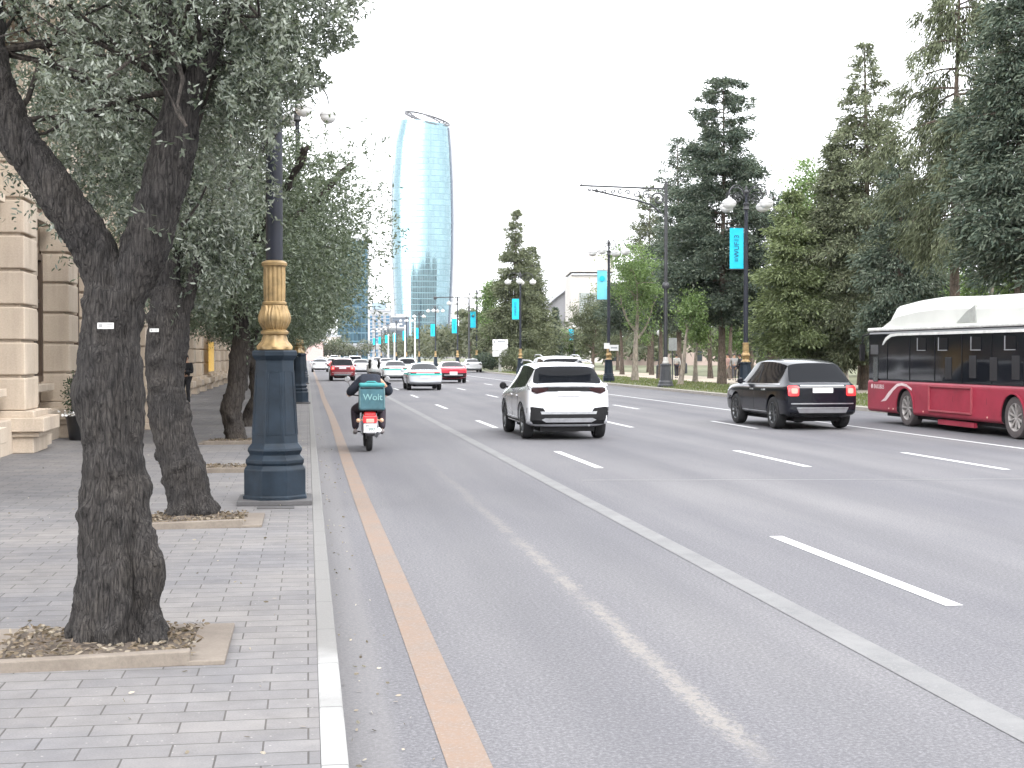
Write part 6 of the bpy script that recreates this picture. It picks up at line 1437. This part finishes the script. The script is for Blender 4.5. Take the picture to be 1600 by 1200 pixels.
for i, (a, b, c, d) in enumerate(LG): JJ[f'l{i}'] = (a, .125); JJ[f'k{i}'] = (b, .105); JJ[f'm{i}'] = (Vector(b).lerp(Vector(c), .5), .085); JJ[f'a{i}'] = (c, .062); EE += [('p', f'l{i}'), (f'l{i}', f'k{i}'), (f'k{i}', f'm{i}'), (f'm{i}', f'a{i}')]
mesh_obj('trousers', skin_mesh(JJ, EE), mat('dark_trousers', (.022, .014, .022), .9, var=.25, scale=12, bmp=.5, bdist=.02), rd)
for i, (a, b, c, d) in enumerate(LG):
    c_ = Vector(c); d_ = Vector(d); mesh_obj('shoe', skin_mesh({'a': (c_+Vector((0, -.03, -.03)), .05), 'b': (d_, .045), 'c': (d_+Vector((0, .10, -.005)), .035)}, [('a', 'b'), ('b', 'c')]), mat('grey_shoe', (.20, .18, .18), .7), rd)
hm = MB().lathe([(.145*math.sin(PI*t/12)*(1 if t < 9 else .93), .155*math.cos(PI*t/12)) for t in range(1, 10)][::-1], 28, (.12, .85, 1.565), rot=Matrix.Rotation(R(-16), 3, 'X')).build('helmet', mat('silver_helmet', (.42, .42, .42), .3, .3), rd, smooth=True)
for s_ in (-1, 1):
    pts = [(.12+s_*(.062+.03*math.sin(PI*t/8)), .85-.152*math.cos(R(70)-t*R(110)/8*1.0)*1.0 , 1.565+.165*math.sin(R(-15)+t*R(120)/8)) for t in range(9)]
    MB().tube(pts, [.012]+[.026]*7+[.012], 8).build('helmet_stripe', DARK, hm, smooth=True)
MB().lathe([(.135, -.03), (.14, .0), (.13, .03)], 24, (.12, .83, 1.45), cap=False, rot=Matrix.Rotation(R(-16), 3, 'X')).build('collar', DARK, rd, smooth=True)
bg_ = empty('delivery_bag', rp+Vector((.045, .165, 1.045)), 0, 'square teal delivery backpack with pale lettering on the back of the motorcyclist', 'backpack')
TEAL = mat('teal_fabric', (.045, .115, .14), .8, var=.25, scale=5, bmp=.3); TEALL = mat('light_teal_fabric', (.04, .24, .25), .7, var=.15, scale=5)
MB().box((0, 0, -.03), (.50, .36, .46), taper=.97).build('bag_body', TEAL, bg_, bevel=.045, seg=4)
MB().box((0, 0, .225), (.485, .35, .07)).build('bag_lid', TEALL, bg_, bevel=.03, seg=3); MB().box((-.0, -.183, .17), (.43, .012, .022)).build('zip', DARK, bg_, bevel=.004)
MB().tube([(-.12, -.06, .255), (-.07, -.08, .285), (.05, -.08, .285), (.10, -.06, .255)], .016, 8).build('grab_handle', TEALL, bg_, smooth=True)
text('Wolt', .17, mat('pale_lettering', (.17, .32, .33), .7), bg_, 'lettering', (.01, -.187, -.01), bold=.002)
for x_ in (-.23, .23): MB().bar((x_, -.182, -.2), (x_, -.182, .16), .014, .01).build('piping', mat('pale_piping', (.12, .2, .21), .7), bg_)
# ------------------------------------------------------------------ far skyline
def facade_mat(name, glass, frame, sx, sz, fw=.12, rough=.12, metal=.6, jitter=.35, gx=(1, 0)):
    """curtain wall: panes with their own tint, mullions and floor bands; object coordinates"""
    m, nt, b = base(name); v = coords(nt); s = N(nt, 'SeparateXYZ'); nt.links.new(v, s.inputs[0])
    u = math_n(nt, 'ADD', math_n(nt, 'MULTIPLY', s.outputs[0], gx[0]), math_n(nt, 'MULTIPLY', s.outputs[1], gx[1])); z = s.outputs[2]
    uu = math_n(nt, 'DIVIDE', u, sx); zz = math_n(nt, 'DIVIDE', z, sz)
    cmb = N(nt, 'CombineXYZ'); nt.links.new(math_n(nt, 'FLOOR', uu), cmb.inputs[0]); nt.links.new(math_n(nt, 'FLOOR', zz), cmb.inputs[1])
    wn = N(nt, 'TexWhiteNoise'); nt.links.new(cmb.outputs[0], wn.inputs['Vector'])
    lo = tuple(c*(1-jitter) for c in glass); hi = tuple(min(1, c*(1+jitter)) for c in glass)
    c = mixc(nt, wn.outputs['Value'], lo, hi)
    fu = math_n(nt, 'LESS_THAN', math_n(nt, 'FRACT', uu), fw); fz = math_n(nt, 'LESS_THAN', math_n(nt, 'FRACT', zz), fw*1.6)
    fr = math_n(nt, 'MAXIMUM', fu, fz)
    nt.links.new(mixc(nt, fr, c, frame), b.inputs['Base Color'])
    nt.links.new(mixc(nt, fr, (metal,)*3, (metal*.6,)*3), b.inputs['Metallic']); nt.links.new(mixc(nt, fr, (rough,)*3, (.4,)*3), b.inputs['Roughness'])
    _mc[name] = m; return m
def far_at(px_, y):
    t = (px_-800)/FPX; dx, dy = FW.x+RT.x*t, FW.y+RT.y*t; return Vector((dx/dy*y, y, 0))
# curved glass tower
TY = 880; tp = far_at(661, TY); s = pxs(tp); TH = (554-172)/s
tw = empty('glass_tower', tp, -R(6), 'tall curved teal glass tower with a slanted elliptical ring on top', 'skyscraper')
def half_w(z):   # silhouette half widths left / right, in metres, from the picture
    ys = 554-z*s
    return None
prof_l = [(590, 624), (520, 619), (470, 616.5), (400, 614), (340, 613), (280, 613.5), (220, 618), (172, 629)]
prof_r = [(590, 699), (520, 702), (450, 706), (400, 708), (340, 708.5), (280, 707.5), (230, 705), (195, 702), (172, 700)]
def interp(pr, y):
    pr = sorted(pr)
    for (y0, x0), (y1, x1) in zip(pr, pr[1:]):
        if y0 <= y <= y1: return x0+(x1-x0)*(y-y0)/(y1-y0)
    return pr[0][1] if y < pr[0][0] else pr[-1][1]
NZ, NA = 60, 64; vs = []; fs = []
for k in range(NZ+1):
    zt = k/NZ
    for i in range(NA):
        a = 2*PI*i/NA
        # slanted top: left side higher than right
        top = TH-(8.0/s)*0
        zl = zt*(TH-(14/s)-(5/s)*(1+math.cos(a))) ; ys = 554-zl*s
        xl, xr = (interp(prof_l, ys)-661)/s, (interp(prof_r, ys)-661)/s
        cx, hw = (xl+xr)/2, (xr-xl)/2; hw2 = 15
        vs.append((cx+hw*(abs(math.cos(a))**.8)*(1 if math.cos(a) > 0 else -1), hw2*(abs(math.sin(a))**.9)*(1 if math.sin(a) > 0 else -1), zl))
for k in range(NZ):
    for i in range(NA): fs.append((k*NA+i, k*NA+(i+1) % NA, (k+1)*NA+(i+1) % NA, (k+1)*NA+i))
fs.append(tuple(NZ*NA+i for i in range(NA)))
TGL = facade_mat('teal_curtain_wall', (.155, .235, .26), (.115, .19, .21), 1.5, 3.6, .07, .06, .95, .10)
MB().add(vs, fs).build('glass_shell', TGL, tw, smooth=True)
# edge fin and white side strip on the right, spine on the left
WHT = mat('white_cladding', (.30, .31, .33), .5)
fin = [Vector(((interp(prof_r, y)-661)/s-1.0, -5.2, (554-y)/s)) for y in range(590, 190, -14)]
MB().tube(fin, .95, 6).build('edge_fin', mat('blue_grey_fin', (.06, .08, .11), .4), tw, smooth=True)
fin = [Vector(((interp(prof_r, y)-661)/s+.4, -3.5, (554-y)/s)) for y in range(590, 190, -14)]
MB().tube(fin, 1.1, 6).build('edge_cladding', WHT, tw, smooth=True)
fin = [Vector(((interp(prof_l, y)-661)/s-.2, -2, (554-y)/s)) for y in range(590, 240, -14)]
MB().tube(fin, .7, 6).build('edge_spine', WHT, tw, smooth=True)
# crown ring
mb = MB(); mr = MB(); n = 48; ring = []; ring2 = []
for i in range(n+1):
    a = 2*PI*i/n; x = (634+702)/2-661; X_ = (x+34.5*math.cos(a))/s; Y_ = 14.5*math.sin(a); Z_ = (554-(182+9.5*math.cos(a)))/s+4.6*math.sin(a)
    ring.append(Vector((X_, Y_, Z_))); ring2.append(Vector((X_*.70, Y_*.55, Z_*1-.35*3.6*math.sin(a))))
mb.tube(ring, .65, 6, cap=False); mb.tube(ring2, .45, 6, cap=False)
for i in range(0, n, 2): mb.bar(ring[i], ring2[(i+1) % n], .34, .34); mb.bar(ring[i], ring2[(i-1) % n], .34, .34)
mb.build('crown_ring', mat('ring_steel', (.022, .022, .026), .5), tw, smooth=True)
mb = MB()
for i in range(0, n, 6): mb.bar(ring[i], ring[i]*1.0-Vector((0, 0, 5)), .4, .4)
mb.build('ring_strut', mat('ring_steel', (.022, .022, .026), .5), tw)
# boxes of the skyline
def block(px0, px1, yt, yb_, Y, depth, m, label, name='office_block', rz=0, roof=None):
    p = far_at((px0+px1)/2, Y); s = pxs(p); w_ = (px1-px0)/s; h = (554-yt)/s+1.85
    o = empty(name, p, -YAW*0+rz, label, 'building'); MB().box((0, depth/2, h/2), (w_, depth, h)).build('wall', m, o)
    MB().box((0, depth/2, h+.5), (w_*.5, depth*.5, 1.0)).build('roof_plant', WHT if roof is None else roof, o)
    MB().box((0, depth/2, h-.25), (w_+.6, depth+.6, .5)).build('parapet', WHT if roof is None else roof, o); return o, w_, h
BLUEG = facade_mat('blue_curtain_wall', (.055, .115, .155), (.07, .125, .16), 1.6, 3.4, .10, .12, .7, .25)
o, w_, h = block(528, 575, 374, 0, 560, 22, BLUEG, 'blue glass office block half hidden by the street trees')
MB().box((w_/2+.3, 4, h/2), (.8, 8, h)).build('edge_strip', WHT, o)
o, w_, h = block(574, 612, 484, 0, 640, 18, mat('white_render', (.27, .275, .285), .7), 'white apartment block with blue vertical window strips')
bw = mat('blue_strip_glass', (.04, .11, .18), .3)
for i in range(4): 
    q = MB().box((-w_/2+w_*(i+.7)/4.4, -.15, h*.47), (w_*.085*(1.6 if i == 3 else 1), .3, h*.86)).build('window_strip', bw, o)
mb = MB()
for k in range(12): mb.box((0, -.2, 3+k*(h-4)/12), (w_*.98, .35, .35))
mb.build('floor_band', mat('white_render', (.27, .275, .285), .7), o); MB().box((0, 5, h+1.8), (w_*.55, 8, 3.2)).build('penthouse', mat('blue_grey_plant', (.2, .26, .32), .6), o)
GREYF = facade_mat('grey_curtain_wall', (.07, .085, .10), (.13, .14, .15), 3.2, 3.6, .14, .25, .4, .3)
block(600, 634, 511, 0, 520, 18, GREYF, 'grey office block at the left foot of the tower')
block(614, 640, 494, 0, 560, 18, mat('slate_block', (.07, .09, .12), .5), 'dark slate block behind the grey one at the foot of the tower')
block(632, 712, 530, 0, 700, 25, mat('podium', (.17, .20, .21), .6), 'pale podium building below the tower')
block(700, 735, 520, 0, 600, 20, mat('podium2', (.2, .19, .185), .7), 'low beige building right of the tower foot')
block(500, 532, 524, 0, 500, 20, mat('cream_far', (.45, .41, .37), .7), 'low cream building at the end of the avenue, under the left trees')
block(470, 505, 530, 0, 430, 20, mat('rose_far', (.36, .26, .24), .7), 'low rose building at the very end of the left pavement')
# overpass
p = far_at(562, 470); s = pxs(p); ov = empty('overpass', p, 0, 'grey elevated road crossing at the end of the avenue', 'bridge')
CONC = mat('concrete', (.26, .26, .26), .8)
MB().box((0, 0, 4.2), (70, 8, 1.4)).build('deck', CONC, ov); MB().box((0, -4.0, 5.2), (70, .3, .7)).build('railing', WHT, ov)
for i in range(5): MB().box((-28+i*14, 0, 1.75), (1.2, 3, 3.5)).build('pillar', CONC, ov)
# curved hall and white stepped building
p = far_at(868, 330); s = pxs(p); hall = empty('curved_hall', p, -.1, 'curved grey hall with white photo panels behind the park', 'building')
def q_(x, y): return ((x-868)/s, (554-y)/s+0)
poly = [q_(x, y) for x, y in ((838, 580), (840, 500), (845, 480), (854, 466), (866, 455), (878, 446), (893, 434), (893, 580))]
MB().prism(poly, 0, 25, axis='y').build('shell', mat('hall_grey', (.155, .155, .165), .6, var=.08, scale=.3), hall)
poly = [q_(x, y) for x, y in ((893, 466), (884, 480), (876, 500), (870, 530), (868, 580), (893, 580))]
MB().prism(poly, -.6, 0-.02, axis='y').build('dark_fin', mat('hall_dark', (.08, .077, .075), .7), hall)
poly = [q_(x, y) for x, y in ((838, 580), (840, 500), (845, 480), (854, 466), (866, 455), (878, 446), (893, 434), (893, 429), (876, 440), (862, 451), (850, 463), (841, 478), (835, 500), (833, 580))]
MB().prism(poly, -1.2, 25.5, axis='y').build('rim', WHT, hall)
for i in range(5):
    x, y = (857, 857, 856, 855.5, 855)[i], (479, 490, 499, 507, 516)[i]; a, b = q_(x, y); MB().box((a, -.9, b), (9/s, .3, 7/s)).build('photo_panel', mat('photo_panel', (.6, .6, .6), .5, var=.35, scale=.9), hall)
p = far_at(915, 300); s = pxs(p); wb = empty('white_building', p, -.12, 'white stepped building rising behind the park trees', 'building')
WB = mat('warm_white_wall', (.33, .31, .29), .7, var=.05, scale=.2)
def bx_(x0, x1, y0, y1, yy0, yy1, nm, m): a, b = (x0-915)/s, (x1-915)/s; MB().box(((a+b)/2, (yy0+yy1)/2, ((554-y0)/s+(554-y1)/s)/2), (b-a, yy1-yy0, (y1-y0)/s)).build(nm, m, wb)
bx_(892, 955, 416, 580, 0, 20, 'wall', WB); bx_(891, 960, 409, 412, -.6, 20, 'canopy', WB); bx_(893, 958, 414, 417, -.4, 20.2, 'ledge', WHT); bx_(918, 960, 384, 409, 2, 18, 'tower', WB); bx_(905, 934, 444, 500, -.3, -.02, 'window', mat('pale_glazing', (.2, .22, .215), .3))
# far-off planting that reads as one mass
rng = np.random.default_rng(77)
def wood(name, x0, x1, y0, y1, n, hmax, label, m, lab_cat='trees'):
    cx = rng.uniform(x0, x1, n); cy = rng.uniform(y0, y1, n); hh = rng.uniform(.55, 1, n)*hmax
    A = []
    per = 420
    for a, b, h in zip(cx, cy, hh):
        q = unit(rng.normal(size=(per, 3)))*(rng.random(per)**.4)[:, None]*np.array([h*.42, h*.42, h*.40])+np.array([a, b, h*.58]); A.append(q)
    q = np.concatenate(A); vv, k = leaf_faces(q, rng.normal(size=q.shape), .75, .42, rng, 'quad')
    tag(np_mesh(name, vv, k, [m]), label, lab_cat, kind='stuff')
HAZYG = leaf_mat('far_foliage', [(.035, .045, .03), (.07, .08, .05), (.11, .115, .08)], .8, .2)
wood('far_park_trees', 22, 48, 175, 420, 60, 9, 'far-off park trees along the avenue, in front of the tower', HAZYG)
wood('far_park_wood', 40, 90, 60, 230, 70, 8, 'park greenery filling the gaps behind the big trees', NEEDLE_O)
wood('far_left_trees', -12, -1.5, 140, 300, 22, 7, 'far-off street trees at the end of the left pavement', OLIVE_F)
wood('end_trees', -30, 60, 420, 470, 30, 8, 'far-off trees at the end of the avenue', HAZYG)

# unseen ridge added behind the viewer to darken what the glass tower mirrors
mb = MB(); n = 60; vs = []; rgh = random.Random(4)
for j, (yy, f) in enumerate(((-380, 0), (-520, .45), (-640, 1.0), (-760, .8), (-880, 0))):
    for i in range(n+1): x = -950+1900*i/n; vs.append((x, yy, -.2+f*(150+38*noise.noise(Vector((x*.004, 1, 0)))+22*noise.noise(Vector((x*.02, 5, 0)))+10*rgh.random())))
mb.add(vs, [(j*(n+1)+i, j*(n+1)+i+1, (j+1)*(n+1)+i+1, (j+1)*(n+1)+i) for j in range(4) for i in range(n)])
tag(mb.build('reflection_ridge', mat('reflection_ridge_tone', (.30, .30, .29), .95, var=.4, scale=.02)), kind='structure')
# air
hz = MB().box((0, 200, 100), (1990, 2190, 203)).build('haze', []); hz.data.materials.clear()
m = bpy.data.materials.new('haze_air'); m.use_nodes = True; nt = m.node_tree; nt.nodes.remove(nt.nodes['Principled BSDF'])
v_ = N(nt, 'VolumePrincipled'); v_.inputs['Color'].default_value = (.93, .95, 1, 1); v_.inputs['Density'].default_value = .00004; v_.inputs['Anisotropy'].default_value = .2
nt.links.new(v_.outputs[0], nt.nodes['Material Output'].inputs['Volume']); hz.data.materials.append(m); tag(hz, 'thin pale haze filling the air over the whole avenue', 'haze', kind='stuff')
S.cycles.volume_bounces = 1
